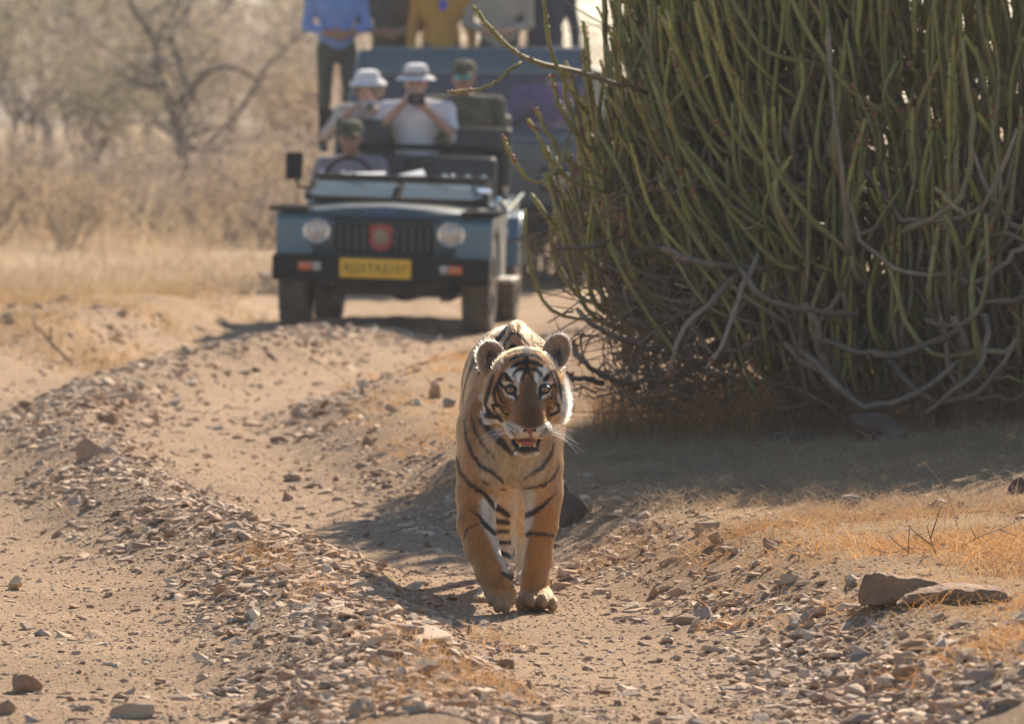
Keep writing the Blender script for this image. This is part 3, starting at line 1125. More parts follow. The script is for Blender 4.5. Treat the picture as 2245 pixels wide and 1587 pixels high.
LEGS = [
    ([(345, 372), (430, 424), (482, 504), (566, 580)], [6, 12, 36, 34]), ([(308, 644), (330, 545), (440, 498)], [10, 10, 6]),
    ([(1110, 230), (1000, 340), (900, 410), (812, 432)], [8, 26, 46, 50]), ([(818, 604), (880, 582), (960, 592), (1084, 600)], [38, 32, 22, 18]),
    ([(640, 930), (706, 966)], [26, 48]), ([(470, 120), (520, 150)], [20, 16]),
    ([(830, 184), (900, 182)], [22, 16]),
]
HIND = [
    ([(560, 340), (690, 430)], [56, 50]), ([(560, 480), (690, 495)], [52, 46]), ([(550, 572), (690, 570)], [36, 34]), ([(560, 668), (700, 668)], [44, 38]),
    ([(570, 740), (730, 796)], [46, 46]), ([(590, 196), (664, 204)], [24, 22]), ([(590, 840), (690, 870)], [26, 20]),
]


def soft(d, e):
    return 1 - sstep(d, -e, e)


def ell2(P, c, r):
    return np.linalg.norm((P - np.array(c)) / np.array(r), axis=1)


ORANGE = np.array([.50, .215, .058])
DEEP = np.array([.50, .27, .12])
CREAM = np.array([.72, .52, .31])
WHITE = np.array([.84, .77, .66])
BLACK = np.array([.012, .010, .010])
BROWN = np.array([.115, .050, .020])


def mix(C, c, t):
    t = np.clip(t, 0, 1)[:, None]
    return C * (1 - t) + np.asarray(c)[None] * t


def coat(P, noise=0.0):
    """Pigment of the tiger's coat at points P (world)."""
    px, py = project(P)
    if np.ndim(noise):
        px = px + noise[:, 0]
        py = py + noise[:, 1]
    A = np.stack([(px - ZA[0]) * ZA[2], (py - ZA[1]) * ZA[2]], -1)
    B = np.stack([(px - ZB[0]) * ZB[2], (py - ZB[1]) * ZB[2]], -1)
    dy = P[:, 1] - TY
    z = P[:, 2]
    wig = fbm(P[:, 0] * 30, P[:, 1] * 30, P[:, 2] * 30, 2)
    C = np.repeat(ORANGE[None], len(P), 0)
    C = mix(C, DEEP, .7 * sstep(z, .68, .86) * (dy > 0))
    head = (dy < -.045) & (py < 1012) & (px > 1030)
    head &= ~((dy > -.12) & (py > 885)) & ~((dy > -.20) & (py > 925)) & ~((dy > -.26) & (py > 960))
    # pale chest, belly and inner legs
    chest = np.exp(-((px - 1128) / 80) ** 4 - ((py - 1022) / 80) ** 4) * (dy < .25)
    C = mix(C, CREAM, chest * .95)
    C = mix(C, CREAM, .8 * sstep(-z, -.46, -.36) * (dy > .12) * (np.abs(px - 1120) < 60))
    inl = soft(seg_dist(B, [(520, 330), (520, 480), (560, 620), (610, 770), (670, 900)], [150, 140, 70, 50, 40]), 26) * (dy < .12)
    C = mix(C, WHITE, .85 * inl)
    inr = soft(seg_dist(B, [(850, 240), (845, 480), (835, 620), (800, 800), (765, 980)], [150, 130, 50, 46, 40]), 26) * (dy < .3)
    C = mix(C, WHITE, .8 * inr)
    paw = sstep(py, 1288, 1310) * (z < .12)
    C = mix(C, np.array([.36, .27, .16]), .6 * paw)
    hl = (dy > .3) & (z < .45)
    C = mix(C, CREAM, .7 * hl)
    # transverse bands on back, flanks and rump
    ph = dy * 8.2 + 1.4 * fbm(P[:, 0] * 5, dy * 3.0, z * 4) + .5 * np.abs(P[:, 0]) * 3
    band = np.abs((ph % 1.0) - .5) * 2
    thr = .70 + .22 * vnoise(P[:, 0] * 9, dy * 12, z * 6)
    side = (dy > .09) & ((z > .50) | (dy > .5)) & (~head)
    C = mix(C, BLACK, sstep(band, thr - .06, thr + .06) * side * (z > .30) * sstep(dy, .06, .14) * ~((np.abs(px - 1116) < 40) & (z < .52)))
    back = (dy > -.04) & (dy < .45) & (z > .74)
    bb = np.abs(((dy * 15 + 1.2 * np.abs(P[:, 0]) * 8 + wig * .8) % 1.0) - .5) * 2
    C = mix(C, BLACK, sstep(bb, .60, .74) * back)
    # tail rings
    tail = (dy > 1.2) & (z < .62)
    C = mix(C, BLACK, tail * sstep(np.sin(z * 82), .0, .3))
    e = 4.0
    front = (dy < .22) & ~head
    for poly, w in CHEST:
        C = mix(C, BLACK, .97 * soft(seg_dist(A, poly, np.array(w) * 1.2) + 6 * wig, e + 2) * front)
    for poly, w in LEGS:
        C = mix(C, BLACK, .97 * soft(seg_dist(B, poly, np.array(w) * 1.2) + 6 * wig, e + 3) * (dy < .14))
    for poly, w in HIND:
        C = mix(C, BLACK, .95 * soft(seg_dist(B, poly, w) + 6 * wig, e + 2) * ((dy > .35) & (dy < 1.0)))
    # ---- head
    h = head
    F = np.repeat(np.array([.39, .165, .048])[None], len(P), 0)
    F = mix(F, np.array([.24, .105, .034]), .8 * sstep(A[:, 1], 700, 800) * soft((ell2(A, (880, 830), (230, 190)) - 1) * 100, 60))
    F = mix(F, BROWN, .9 * soft(seg_dist(A, [(880, 640), (882, 800), (884, 990)], [110, 170, 200]), 62))
    F = mix(F, np.array([.075, .040, .026]), .75 * soft(seg_dist(A, [(884, 880), (884, 985)], [70, 120]), 50))
    F = mix(F, WHITE, .95 * soft((ell2(A, (728, 560), (62, 66)) - 1) * 40, 14))
    F = mix(F, WHITE, .95 * soft((ell2(A, (788, 580), (30, 62)) - 1) * 40, 12))
    F = mix(F, WHITE, .95 * soft((ell2(A, (985, 556), (56, 64)) - 1) * 40, 14))
    F = mix(F, WHITE, .95 * soft((ell2(A, (940, 580), (26, 58)) - 1) * 40, 12))
    F = mix(F, WHITE, .75 * soft(seg_dist(A, [(650, 640), (720, 628), (770, 660), (778, 730)], [34, 30, 30, 14]), 8))
    F = mix(F, WHITE, .75 * soft(seg_dist(A, [(1070, 634), (1000, 628), (955, 660), (945, 720)], [30, 30, 26, 12]), 8))
    # ruff, cheeks, muzzle, chin
    F = mix(F, np.array([.50, .37, .24]), .8 * sstep(-(A[:, 0] - .20 * (A[:, 1] - 700)) + 14 * wig, -478, -425) * sstep(A[:, 1], 600, 700))
    F = mix(F, WHITE, .95 * sstep(A[:, 0] + .15 * (A[:, 1] - 700), 1136, 1180) * sstep(A[:, 1], 520, 600))
    F = mix(F, CREAM, .95 * soft(seg_dist(A, [(520, 760), (545, 850), (600, 930), (650, 980)], [60, 70, 60, 60]), 14))
    F = mix(F, WHITE, .9 * soft(seg_dist(A, [(470, 880), (540, 960), (640, 1020), (700, 1110)], [90, 90, 90, 80]), 16))
    F = mix(F, CREAM, .95 * soft((ell2(A, (612, 866), (36, 34)) - 1) * 30, 8))
    F = mix(F, CREAM, .95 * soft((ell2(A, (662, 892), (26, 26)) - 1) * 30, 8))
    F = mix(F, CREAM, .95 * soft((ell2(A, (1090, 858), (34, 44)) - 1) * 30, 8))
    F = mix(F, CREAM, .9 * soft(seg_dist(A, [(1130, 740), (1135, 800), (1120, 920), (1060, 990)], [26, 30, 70, 60]), 14))
    mz = soft(seg_dist(A, [(705, 1010), (800, 1070), (884, 1095), (968, 1068), (1052, 1010)], [80, 100, 60, 100, 80]), 14)
    F = mix(F, np.array([.74, .62, .48]), .95 * mz)
    F = mix(F, WHITE, .95 * sstep(A[:, 1], 1180, 1215))
    F = mix(F, WHITE, .8 * soft(seg_dist(A, [(672, 690), (700, 742), (742, 770)], [16, 22, 20]), 5))
    F = mix(F, WHITE, .8 * soft(seg_dist(A, [(1052, 690), (1030, 736), (986, 762)], [16, 22, 20]), 5))
    for poly, w in FACE:
        F = mix(F, BLACK, soft(seg_dist(A, poly, np.array(w) * 1.12) + 4 * wig, 5))
    for c_ in ((714, 690), (1010, 686)):
        q = ell2(A, c_, (60, 46))
        F = mix(F, BLACK, soft((q - 1) * 40, 8))
    F = mix(F, np.array([.05, .035, .03]), .7 * soft((ell2(A, (846, 1228), (60, 18)) - 1) * 30, 14))
    # under-eye white crescent sits outside the dark rim
    F = mix(F, WHITE, .85 * soft(seg_dist(A, [(652, 700), (676, 742), (716, 762), (742, 772)], [10, 16, 18, 14]), 4))
    F = mix(F, WHITE, .85 * soft(seg_dist(A, [(1062, 696), (1040, 736), (1006, 758), (984, 768)], [10, 16, 18, 14]), 4))
    # ears: warm grey-brown inside with a dark well and dark edge
    for c_, r_, d_ in (((545, 400), (145, 175), (550, 430)), ((1110, 350), (130, 160), (1110, 408))):
        ear = soft((ell2(A, c_, r_) - 1) * 100, 10) * (dy > -.20) * (A[:, 1] < 560) * ((A[:, 0] < 665) | (A[:, 0] > 1000))
        F = mix(F, np.array([.34, .225, .145]), ear)
        F = mix(F, BLACK, .92 * ear * soft((ell2(A, d_, (50, 85)) - 1) * 60, 22))
        F = mix(F, BLACK, .8 * ear * (dy > -.092))
    C = np.where(h[:, None], F, C)
    return C


tiger = empty("tiger", (float(tp(1140, 1335, 0)[0]), TY, 0.0), "tiger walking along the dirt track towards the viewer with one forepaw lifted", "tiger")
T0 = np.array(tiger.location)
me = mk_mesh("body", TV - T0, TQ, smooth=True)
vcol(me, coat(TV))
M_hide = pmat("tiger_hide", (.9, .9, .9), (1.0, 1.0, 1.0), scale=40, rough=.75, attr="col", spec=.2)
obj("body", me, M_hide, tiger)

# ---- fur
tri = np.concatenate([TQ[:, [0, 1, 2]], TQ[:, [0, 2, 3]]])
p0, p1, p2 = TV[tri[:, 0]], TV[tri[:, 1]], TV[tri[:, 2]]
cr = np.cross(p1 - p0, p2 - p0)
area = .5 * np.linalg.norm(cr, axis=1)
nrm = cr / (np.linalg.norm(cr, axis=1)[:, None] + 1e-12)
cen = (p0 + p1 + p2) / 3
view = cen - np.array([0, 0, CAM_H])
facing = -(nrm * view).sum(1) / np.linalg.norm(view, axis=1)
cdy = cen[:, 1] - TY
wgt = area * np.where(facing > -.45, 1.0, .3) * np.where(cdy < -.06, 1.7, 1.0) * np.where(cdy > .5, .55, 1.0)
NF = 420000
fr = np.random.default_rng(21)
pick = fr.choice(len(tri), NF, p=wgt / wgt.sum())
u, v = fr.uniform(0, 1, NF), fr.uniform(0, 1, NF)
sw = u + v > 1
u[sw], v[sw] = 1 - u[sw], 1 - v[sw]
root = p0[pick] + u[:, None] * (p1 - p0)[pick] + v[:, None] * (p2 - p0)[pick]
fn = nrm[pick]
colr = coat(root, fr.normal(0, .7, (NF, 2)))
px, py = project(root)
dy = root[:, 1] - TY
headm = (dy < -.05) & (py < 1012) & ~((dy > -.12) & (py > 885)) & ~((dy > -.20) & (py > 925)) & ~((dy > -.26) & (py > 960))
nose = tp(1161, 930, -.44)
flow = np.zeros((NF, 3))
flow[:] = (0, .75, -.45)
legm = (root[:, 2] < .38)
flow[legm] = (0, .15, -1.0)
chm = (dy < .1) & ~headm & ~legm
flow[chm] = (0, .2, -1.0)
hv = root - nose
hv /= np.linalg.norm(hv, axis=1)[:, None]
flow[headm] = hv[headm] * np.array([1, .55, 1])
flow -= (flow * fn).sum(1)[:, None] * fn
flow /= np.linalg.norm(flow, axis=1)[:, None] + 1e-6
L = np.full(NF, .011)
L[chm] = .012
L[legm] = .0085
L[root[:, 2] < .085] = .0028
L[headm] = .0055
A_ = np.stack([(px - ZA[0]) * ZA[2], (py - ZA[1]) * ZA[2]], -1)
ruff = headm & (dy > -.27) & (((A_[:, 0] < 470) & (A_[:, 1] > 560)) | ((A_[:, 0] > 1158) & (A_[:, 1] > 520)) | ((A_[:, 0] < 560) & (A_[:, 1] > 900)) | ((A_[:, 0] > 1110) & (A_[:, 1] > 900)))
L[ruff] = fr.uniform(.010, .034, ruff.sum())
chin = headm & (A_[:, 1] > 1195)
L[chin] = fr.uniform(.006, .016, chin.sum())
nosebr = headm & (np.abs(A_[:, 0] - 884) < 120) & (A_[:, 1] > 640) & (A_[:, 1] < 1010)
L[nosebr] = .0035
eyez = headm & ((ell2(A_, (714, 690), (75, 60)) < 1) | (ell2(A_, (1010, 686), (75, 60)) < 1))
L[eyez] = .003
mouthz = headm & (A_[:, 1] > 1085) & (A_[:, 1] < 1200) & (A_[:, 0] > 730) & (A_[:, 0] < 950)
L[mouthz] = .002
nosez = headm & (A_[:, 1] > 1005) & (A_[:, 1] < 1085) & (np.abs(A_[:, 0] - 885) < 75 - .6 * (A_[:, 1] - 1010))
L[nosez] = .001
earin = headm & (A_[:, 1] < 540) & ((A_[:, 0] < 660) | (A_[:, 0] > 1005))
L[earin] = fr.uniform(.002, .006, earin.sum())
whisp = earin & (fr.uniform(0, 1, NF) < .07)
colr[whisp] = np.array([.62, .48, .36])
L[whisp] = .022
L *= fr.uniform(.7, 1.25, NF)
lift = np.where(ruff, .30, np.where(headm, .22, .20))
d0 = flow * (1 - lift[:, None]) + fn * lift[:, None] + fr.normal(0, .14, (NF, 3))
d0[ruff] += np.array([0, 0, -.12])
d0 /= np.linalg.norm(d0, axis=1)[:, None]
d1 = d0 * .75 + flow * .45
d1 /= np.linalg.norm(d1, axis=1)[:, None]
pts = np.stack([root - fn * .001, root + d0 * (L * .5)[:, None], root + d0 * (L * .5)[:, None] + d1 * (L * .5)[:, None]], 1)
rad = np.stack([np.full(NF, .0006), np.full(NF, .0005), np.full(NF, .0001)], 1)
colr = colr * fr.uniform(.62, 1.22, (NF, 1)) * np.clip(1 + .55 * fbm(root[:, 0] * 120, root[:, 1] * 38, root[:, 2] * 34, 2) + .25 * fbm(root[:, 0] * 26, root[:, 1] * 26, root[:, 2] * 12, 2), .45, 1.6)[:, None]


def strand_mat(name, tr, rough=.5, spec=.3):
    m, nt, bs, out = new_mat(name)
    a = nt.nodes.new("ShaderNodeAttribute")
    a.attribute_name = "col"
    nt.links.new(a.outputs["Color"], bs.inputs["Base Color"])
    bs.inputs["Roughness"].default_value = rough
    bs.inputs["Specular IOR Level"].default_value = spec
    t = nt.nodes.new("ShaderNodeBsdfTranslucent")
    nt.links.new(a.outputs["Color"], t.inputs["Color"])
    ms = nt.nodes.new("ShaderNodeMixShader")
    ms.inputs[0].default_value = tr
    nt.links.new(bs.outputs[0], ms.inputs[1])
    nt.links.new(t.outputs[0], ms.inputs[2])
    nt.links.new(ms.outputs[0], out.inputs["Surface"])
    return m


def fur_mat(name, w=.68):
    m, nt, bs, out = new_mat(name)
    a = nt.nodes.new("ShaderNodeAttribute")
    a.attribute_name = "col"
    h = nt.nodes.new("ShaderNodeBsdfHairPrincipled")
    h.parametrization = 'COLOR'
    h.inputs["Roughness"].default_value = .32
    h.inputs["Radial Roughness"].default_value = .45
    h.inputs["Random Roughness"].default_value = .3
    nt.links.new(a.outputs["Color"], h.inputs["Color"])
    nt.links.new(a.outputs["Color"], bs.inputs["Base Color"])
    bs.inputs["Roughness"].default_value = .6
    ms = nt.nodes.new("ShaderNodeMixShader")
    ms.inputs[0].default_value = w
    nt.links.new(bs.outputs[0], ms.inputs[1])
    nt.links.new(h.outputs[0], ms.inputs[2])
    nt.links.new(ms.outputs[0], out.inputs["Surface"])
    return m


M_fur = fur_mat("tiger_fur")
hair_obj("fur", pts - T0, rad, colr, M_fur, tiger)

# ---- eyes
def eye_mat():
    m, nt, bs, out = new_mat("amber_eye")
    N, L_ = nt.nodes, nt.links
    tc = N.new("ShaderNodeTexCoord")
    sx = N.new("ShaderNodeSeparateXYZ")
    L_.new(tc.outputs["Object"], sx.inputs[0])
    cx = N.new("ShaderNodeCombineXYZ")
    L_.new(sx.outputs[0], cx.inputs[0])
    L_.new(sx.outputs[2], cx.inputs[2])
    ln = N.new("ShaderNodeVectorMath")
    ln.operation = 'LENGTH'
    L_.new(cx.outputs[0], ln.inputs[0])
    mr = N.new("ShaderNodeMapRange")
    mr.inputs[2].default_value = .02
    L_.new(ln.outputs["Value"], mr.inputs[0])
    rp = N.new("ShaderNodeValToRGB")
    cr_ = rp.color_ramp
    cr_.elements[0].position = .0
    cr_.elements[0].color = (.005, .004, .003, 1)
    cr_.elements[1].position = 1.0
    cr_.elements[1].color = (.004, .003, .003, 1)
    for pos, c in ((.13, (.005, .004, .003, 1)), (.18, (.22, .14, .03, 1)), (.45, (.40, .255, .06, 1)), (.58, (.22, .12, .02, 1)), (.67, (.01, .008, .006, 1))):
        el = cr_.elements.new(pos)
        el.color = c
    L_.new(mr.outputs[0], rp.inputs[0])
    L_.new(rp.outputs[0], bs.inputs["Base Color"])
    bs.inputs["Roughness"].default_value = .08
    bs.inputs["Coat Weight"].default_value = 1.0
    bs.inputs["Coat Roughness"].default_value = .02
    return m


M_eye = eye_mat()
M_dark = pmat("dark_skin", (.012, .010, .010), (.02, .017, .016), rough=.45)
for x_, y_ in ((1119.5, 853.5), (1194.5, 852.5)):
    MB().sph((0, 0, 0), .0175, seg=24).build("eye", M_eye, tiger, loc=tuple(tp(x_, y_, -.328) - T0))
    an = np.linspace(0, 2 * math.pi, 25)
    rim = np.stack([.0138 * np.cos(an), -.0128 + .25 * (.0138 * np.cos(an)) ** 2 / .015 + 0 * an, np.where(np.sin(an) > 0, .0068, .0100) * np.sin(an)], -1)
    MB().tube(rim, .0037 + .0012 * (np.sin(an) > 0), 8).build("eyelid", M_dark, tiger, loc=tuple(tp(x_, y_, -.328) - T0))
# ---- nose leather
nb = MB()
nc = tp(1161.5, 942, -.446)
me = None
nose_out = [(a * 1.28, b * 1.15) for a, b in ((-.0195, .0065), (-.014, .0085), (0, .0075), (.014, .0085), (.0195, .0065), (.012, -.002), (.005, -.010), (0, -.013), (-.005, -.010), (-.012, -.002))]
bm = nb.bm
rings = []
for k, (sc_, yy) in enumerate(((1.15, .02), (1.0, .006), (.86, -.002), (.5, -.006))):
    rings.append([bm.verts.new((a * sc_, yy + abs(a) * .25, b * sc_)) for a, b in nose_out])
for r0, r1 in zip(rings[:-1], rings[1:]):
    for i in range(10):
        bm.faces.new((r0[i], r0[(i + 1) % 10], r1[(i + 1) % 10], r1[i]))
bm.faces.new(rings[-1])
M_nose = pmat("nose_leather", (.33, .13, .085), (.25, .09, .06), scale=120, rough=.45, bump=.3, bscale=400)
nose_o = nb.build("nose", M_nose, tiger, loc=tuple(nc - T0), angle=70)
for sx_ in (-1, 1):
    MB().sph((0, 0, 0), .0058, s=(1.25, .55, .75), rot=(0, .5 * sx_, 0), seg=12).build("nostril", M_dark, nose_o, loc=(sx_ * .0146, .0012, -.0018))
# ---- mouth
M_tongue = pmat("tongue", (.46, .125, .115), (.38, .09, .09), scale=200, rough=.4, bump=.4, bscale=600)
MB().sph((0, 0, 0), .024, s=(.95, 1.6, .42), seg=18).build("tongue", M_tongue, tiger, loc=tuple(tp(1156.5, 970, -.395) - T0))
M_tooth = pmat("yellowed_tooth", (.55, .30, .07), (.62, .40, .13), scale=60, rough=.3)
M_tooth2 = pmat("small_tooth", (.50, .38, .22), (.56, .44, .28), scale=60, rough=.3)
for x_ in (1141.5, 1171.0):
    MB().lathe([(.0066, -.010), (.0068, -.004), (.0054, .001), (.0022, .0046), (.0002, .0052)], (0, 0, 0), seg=12).build("canine_tooth", M_tooth, tiger, loc=tuple(tp(x_, 972.5, -.407) - T0))
for i in range(6):
    MB().box((0, 0, 0), (.0038, .003, .006), bevel=.0009).build("incisor_tooth", M_tooth2, tiger, loc=tuple(tp(1147.5 + i * 3.3, 977.3, -.412) - T0))
# dark wet lower lip
lip = [tp(x_, y_, d_) for x_, y_, d_ in ((1124, 962, -.36), (1126, 972, -.385), (1134, 979.5, -.40), (1146, 983, -.408), (1157, 983.5, -.41), (1168, 982, -.406), (1178, 977, -.395), (1182, 966, -.37))]
MB().tube(np.array(lip) - T0, np.array([.005, .0075, .0085, .0088, .0088, .0085, .0075, .005]), 8).build("lower_lip", M_dark, tiger)
# ---- whiskers
wr = np.random.default_rng(3)
W = []
for sgn, cx in ((-1, 1112), (1, 1205)):
    for k in range(13):
        bx, by = cx + sgn * wr.uniform(-8, 3), 938 + wr.uniform(-10, 18)
        b_ = tp(bx, by, -.385)
        ln_ = wr.uniform(.05, .12)
        dirv = np.array([sgn * 1.0, -.1 + wr.normal(0, .2), wr.uniform(-.55, .15)])
        dirv /= np.linalg.norm(dirv)
        tt = np.linspace(0, 1, 7)[:, None]
        W.append(b_ + dirv * ln_ * tt + np.array([0, 0, -.055]) * tt ** 2 * ln_ / .12 * wr.uniform(.4, 1.3))
W = np.array(W)
hair_obj("whiskers", W - T0, np.linspace(.00048, .00012, 7)[None] * np.ones((len(W), 1)), np.full((len(W), 3), .85), strand_mat("whisker", .4, .3), tiger)
# ================================================================== green succulent bush (candelabra of leafless stems)
BX, BY = 2.36, 24.4
BZ = float(ground(BX, BY))
bush = empty("succulent_bush", (BX, BY, BZ), "huge dark green leafless succulent bush of upright stems beside the track", "bush")
B0 = np.array([BX, BY, BZ])
br = np.random.default_rng(42)
GREEN1 = np.array([.275, .250, .065])
GREEN2 = np.array([.185, .190, .065])
OLIVE = np.array([.27, .235, .085])
BARK = np.array([.19, .145, .11])
BARK2 = np.array([.26, .195, .145])


def smooth_path(ctrl, n):
    """Catmull-Rom through control points."""
    P = np.asarray(ctrl, float)
    P = np.concatenate([2 * P[:1] - P[1:2], P, 2 * P[-1:] - P[-2:-1]])
    m = len(P) - 3
    out = []
    for t in np.linspace(0, m - 1e-6, n):
        i = int(t)
        f = t - i
        a, b, c, d = P[i:i + 4]
        out.append(.5 * (2 * b + (c - a) * f + (2 * a - 5 * b + 4 * c - d) * f * f + (-a + 3 * b - 3 * c + d) * f ** 3))
    return np.array(out)


def stem_arrays(path, r0, r1, c0, c1, thorn=True, k=7, seed=0):
    """A fleshy stem: bumpy tube plus short paired thorns; returns V, quads, tris, colours."""
    n = len(path)
    rr = np.linspace(r0, r1, n) * (1 + .2 * vnoise(np.arange(n) * 1.7 + seed, seed * .37))
    rr[-1] *= .72
    V, Q, Tt = tube_arrays(path, rr, k)
    t = np.concatenate([np.repeat(np.linspace(0, 1, n), k), [0, 1]])
    t = np.clip(t + .12 * vnoise(V[:, 0] * 9, V[:, 1] * 9, V[:, 2] * 9), 0, 1)
    C_ = c0[None] * (1 - t[:, None]) + c1[None] * t[:, None]
    C_ = C_ * (1 + .22 * sstep(t, .75, 1.0))[:, None] * (1 + .18 * vnoise(V[:, 0] * 40, V[:, 1] * 40, V[:, 2] * 40)[:, None])
    if thorn:
        rs = np.random.default_rng(seed)
        L_ = np.linalg.norm(np.diff(path, axis=0), axis=1).sum()
        m = int(L_ / .020)
        f = rs.uniform(.05, 1, m) * (n - 1.001)
        i = f.astype(int)
        p = path[i] + (f - i)[:, None] * (path[i + 1] - path[i])
        rad = np.interp(f, np.arange(n), rr)
        d = rs.normal(size=(m, 3)) * np.array([1, 1, .25])
        tan = path[i + 1] - path[i]
        tan /= np.linalg.norm(tan, axis=1)[:, None]
        d -= (d * tan).sum(1)[:, None] * tan
        d /= np.linalg.norm(d, axis=1)[:, None] + 1e-9
        w = rs.uniform(.006, .011, m)
        tip = p + d * (rad + rs.uniform(.004, .009, m))[:, None] + tan * .002
        b1 = p + d * (rad * .8)[:, None] + tan * w[:, None]
        b2 = p + d * (rad * .8)[:, None] - tan * w[:, None]
        sd = np.cross(d, tan)
        b3 = p + d * (rad * .8)[:, None] + sd * w[:, None] * .7
        b4 = p + d * (rad * .8)[:, None] - sd * w[:, None] * .7
        TV_ = np.stack([tip, b1, b3, b2, b4], 1).reshape(-1, 3)
        o_ = len(V) + 5 * np.arange(m)[:, None]
        TT = np.concatenate([o_ + np.array([[0, 1, 2]]), o_ + np.array([[0, 2, 3]]), o_ + np.array([[0, 3, 4]]), o_ + np.array([[0, 4, 1]])])
        V = np.concatenate([V, TV_])
        Tt = np.concatenate([Tt, TT])
        tcol = np.interp(f, [0, n - 1], [0, 1])[:, None]
        tc_ = (c0[None] * (1 - tcol) + c1[None] * tcol) * .75
        C_ = np.concatenate([C_, np.repeat(tc_, 5, 0)])
    return V, Q, Tt, C_


M_stem = pmat("succulent_stem", (.85, .85, .85), (1.15, 1.15, 1.1), scale=25, rough=.6, bump=.35, bscale=160, attr="col", spec=.35)
stems = []        # (path, r0, r1, c0, c1, kind)
buds = []


def env(dx, dy_):
    """Height of the bush's dome above its base at an offset."""
    q = (dx / 2.5) ** 2 + (dy_ / 1.9) ** 2
    return 2.75 * math.sqrt(max(0.0, 1 - .72 * min(q, 1.3))) if q < 1.35 else .9


def grow_stem(p, out, L_, thick, green=True, droop=0.0):
    """A stem that leaves p along 'out' and turns up."""
    n = 9
    u = np.array([out[0], out[1], droop])
    pts_ = [p]
    q = p.copy()
    bend = br.uniform(.22, .6)
    side = br.normal(0, .12, 3) * np.array([1, 1, 0])
    for i in range(1, n):
        f = i / (n - 1)
        w = min(1.0, f / bend)
        d = u * (1 - w) * .75 + np.array([0, 0, 1.0]) * (.25 + .95 * w) + side * (1 - .5 * f) + br.normal(0, .045, 3)
        d /= np.linalg.norm(d)
        q = q + d * L_ / (n - 1)
        pts_.append(q.copy())
    return np.array(pts_)


# main branches sweep out of the middle, sag and turn up again
NB = 108
for b in range(NB):
    fa = (b + br.uniform(-.5, .5)) / NB
    ang = math.pi * 2 * fa
    # more of them on the side that faces the road
    if br.uniform() < .45:
        ang = math.pi * (1.02 + .9 * br.uniform())
    dx, dyv = math.cos(ang), math.sin(ang)
    gl_ = 0
    level = br.choice([.2, .4, .65, .9, 1.2], p=[.3, .3, .2, .13, .07])
    reach = br.uniform(.8, 1.0) * (2.12 - .35 * max(0, level - .6))
    reach *= .93 if dyv < -.3 else 1.0
    st = np.array([br.normal(0, .22), br.normal(0, .22), .05 + level * .55])
    sag = br.uniform(.05, .22)
    ctrl = [st,
            st + np.array([dx * reach * .28, dyv * reach * .24, .22 + .25 * level]),
            np.array([dx * reach * .62, dyv * reach * .52, level + .05 - sag]),
            np.array([dx * reach * .86, dyv * reach * .74, level - sag * .6 + br.uniform(-.05, .1)]),
            np.array([dx * reach * 1.0, dyv * reach * .84, level + br.uniform(.18, .35)])]
    ctrl = [c + br.normal(0, .05, 3) for c in ctrl]
    for c in ctrl:
        c[2] = max(c[2], .06)
    path = smooth_path(ctrl, 17)
    path[1:-1] += br.normal(0, .010, (15, 3))
    th = br.uniform(.015, .024)
    stems.append((path, th * 1.35, th * .9, BARK * br.uniform(.8, 1.15), (BARK2 if br.uniform() < .9 else OLIVE) * br.uniform(.75, 1.0), "branch"))
    ns_ = br.integers(7, 12)
    for k_ in range(ns_):
        f = br.uniform(.30, 1.0) if k_ else 1.0
        p = path[int(f * 16)]
        out = np.array([dx, dyv]) * br.uniform(.1, .6) + br.normal(0, .3, 2)
        H_ = env(p[0], p[1])
        L_ = min(br.uniform(.3, .75), max(.3, H_ - p[2] + br.uniform(-.3, .25)))
        tr = br.uniform(.0076, .0116)
        c0 = OLIVE if br.uniform() < .5 else BARK2
        c1 = (GREEN1 if br.uniform() < .6 else GREEN2) * br.uniform(.8, 1.2)
        sp = grow_stem(p, out, L_, tr)
        stems.append((sp, tr * 1.1, tr * .92, c0 * .9, c1, "stem"))
        if br.uniform() < .35 and L_ > .5:      # a side arm part-way up
            q = sp[br.integers(3, 6)]
            o2 = br.normal(0, .8, 2)
            s2 = grow_stem(q, o2, L_ * br.uniform(.35, .7), tr)
            stems.append((s2, tr * .95, tr * .85, c1 * .95, c1, "stem"))
# upper storey: stems rising from inside up through the dome
for k_ in range(760):
    a = br.uniform(0, 2 * math.pi)
    rr_ = math.sqrt(br.uniform()) * 1.9
    p = np.array([math.cos(a) * rr_, math.sin(a) * rr_ * .8, 0])
    H_ = env(p[0], p[1])
    p[2] = H_ * br.uniform(.45, .80)
    L_ = min(.75, max(.35, H_ - p[2] + br.uniform(-.25, .2)))
    tr = br.uniform(.0076, .0116)
    c1 = (GREEN1 if br.uniform() < .6 else GREEN2) * br.uniform(.8, 1.2)
    sp = grow_stem(p, np.array([math.cos(a), math.sin(a)]) * br.uniform(.1, .7) + br.normal(0, .2, 2), L_, tr)
    stems.append((sp, tr * 1.05, tr * .9, OLIVE * .9, c1, "stem"))
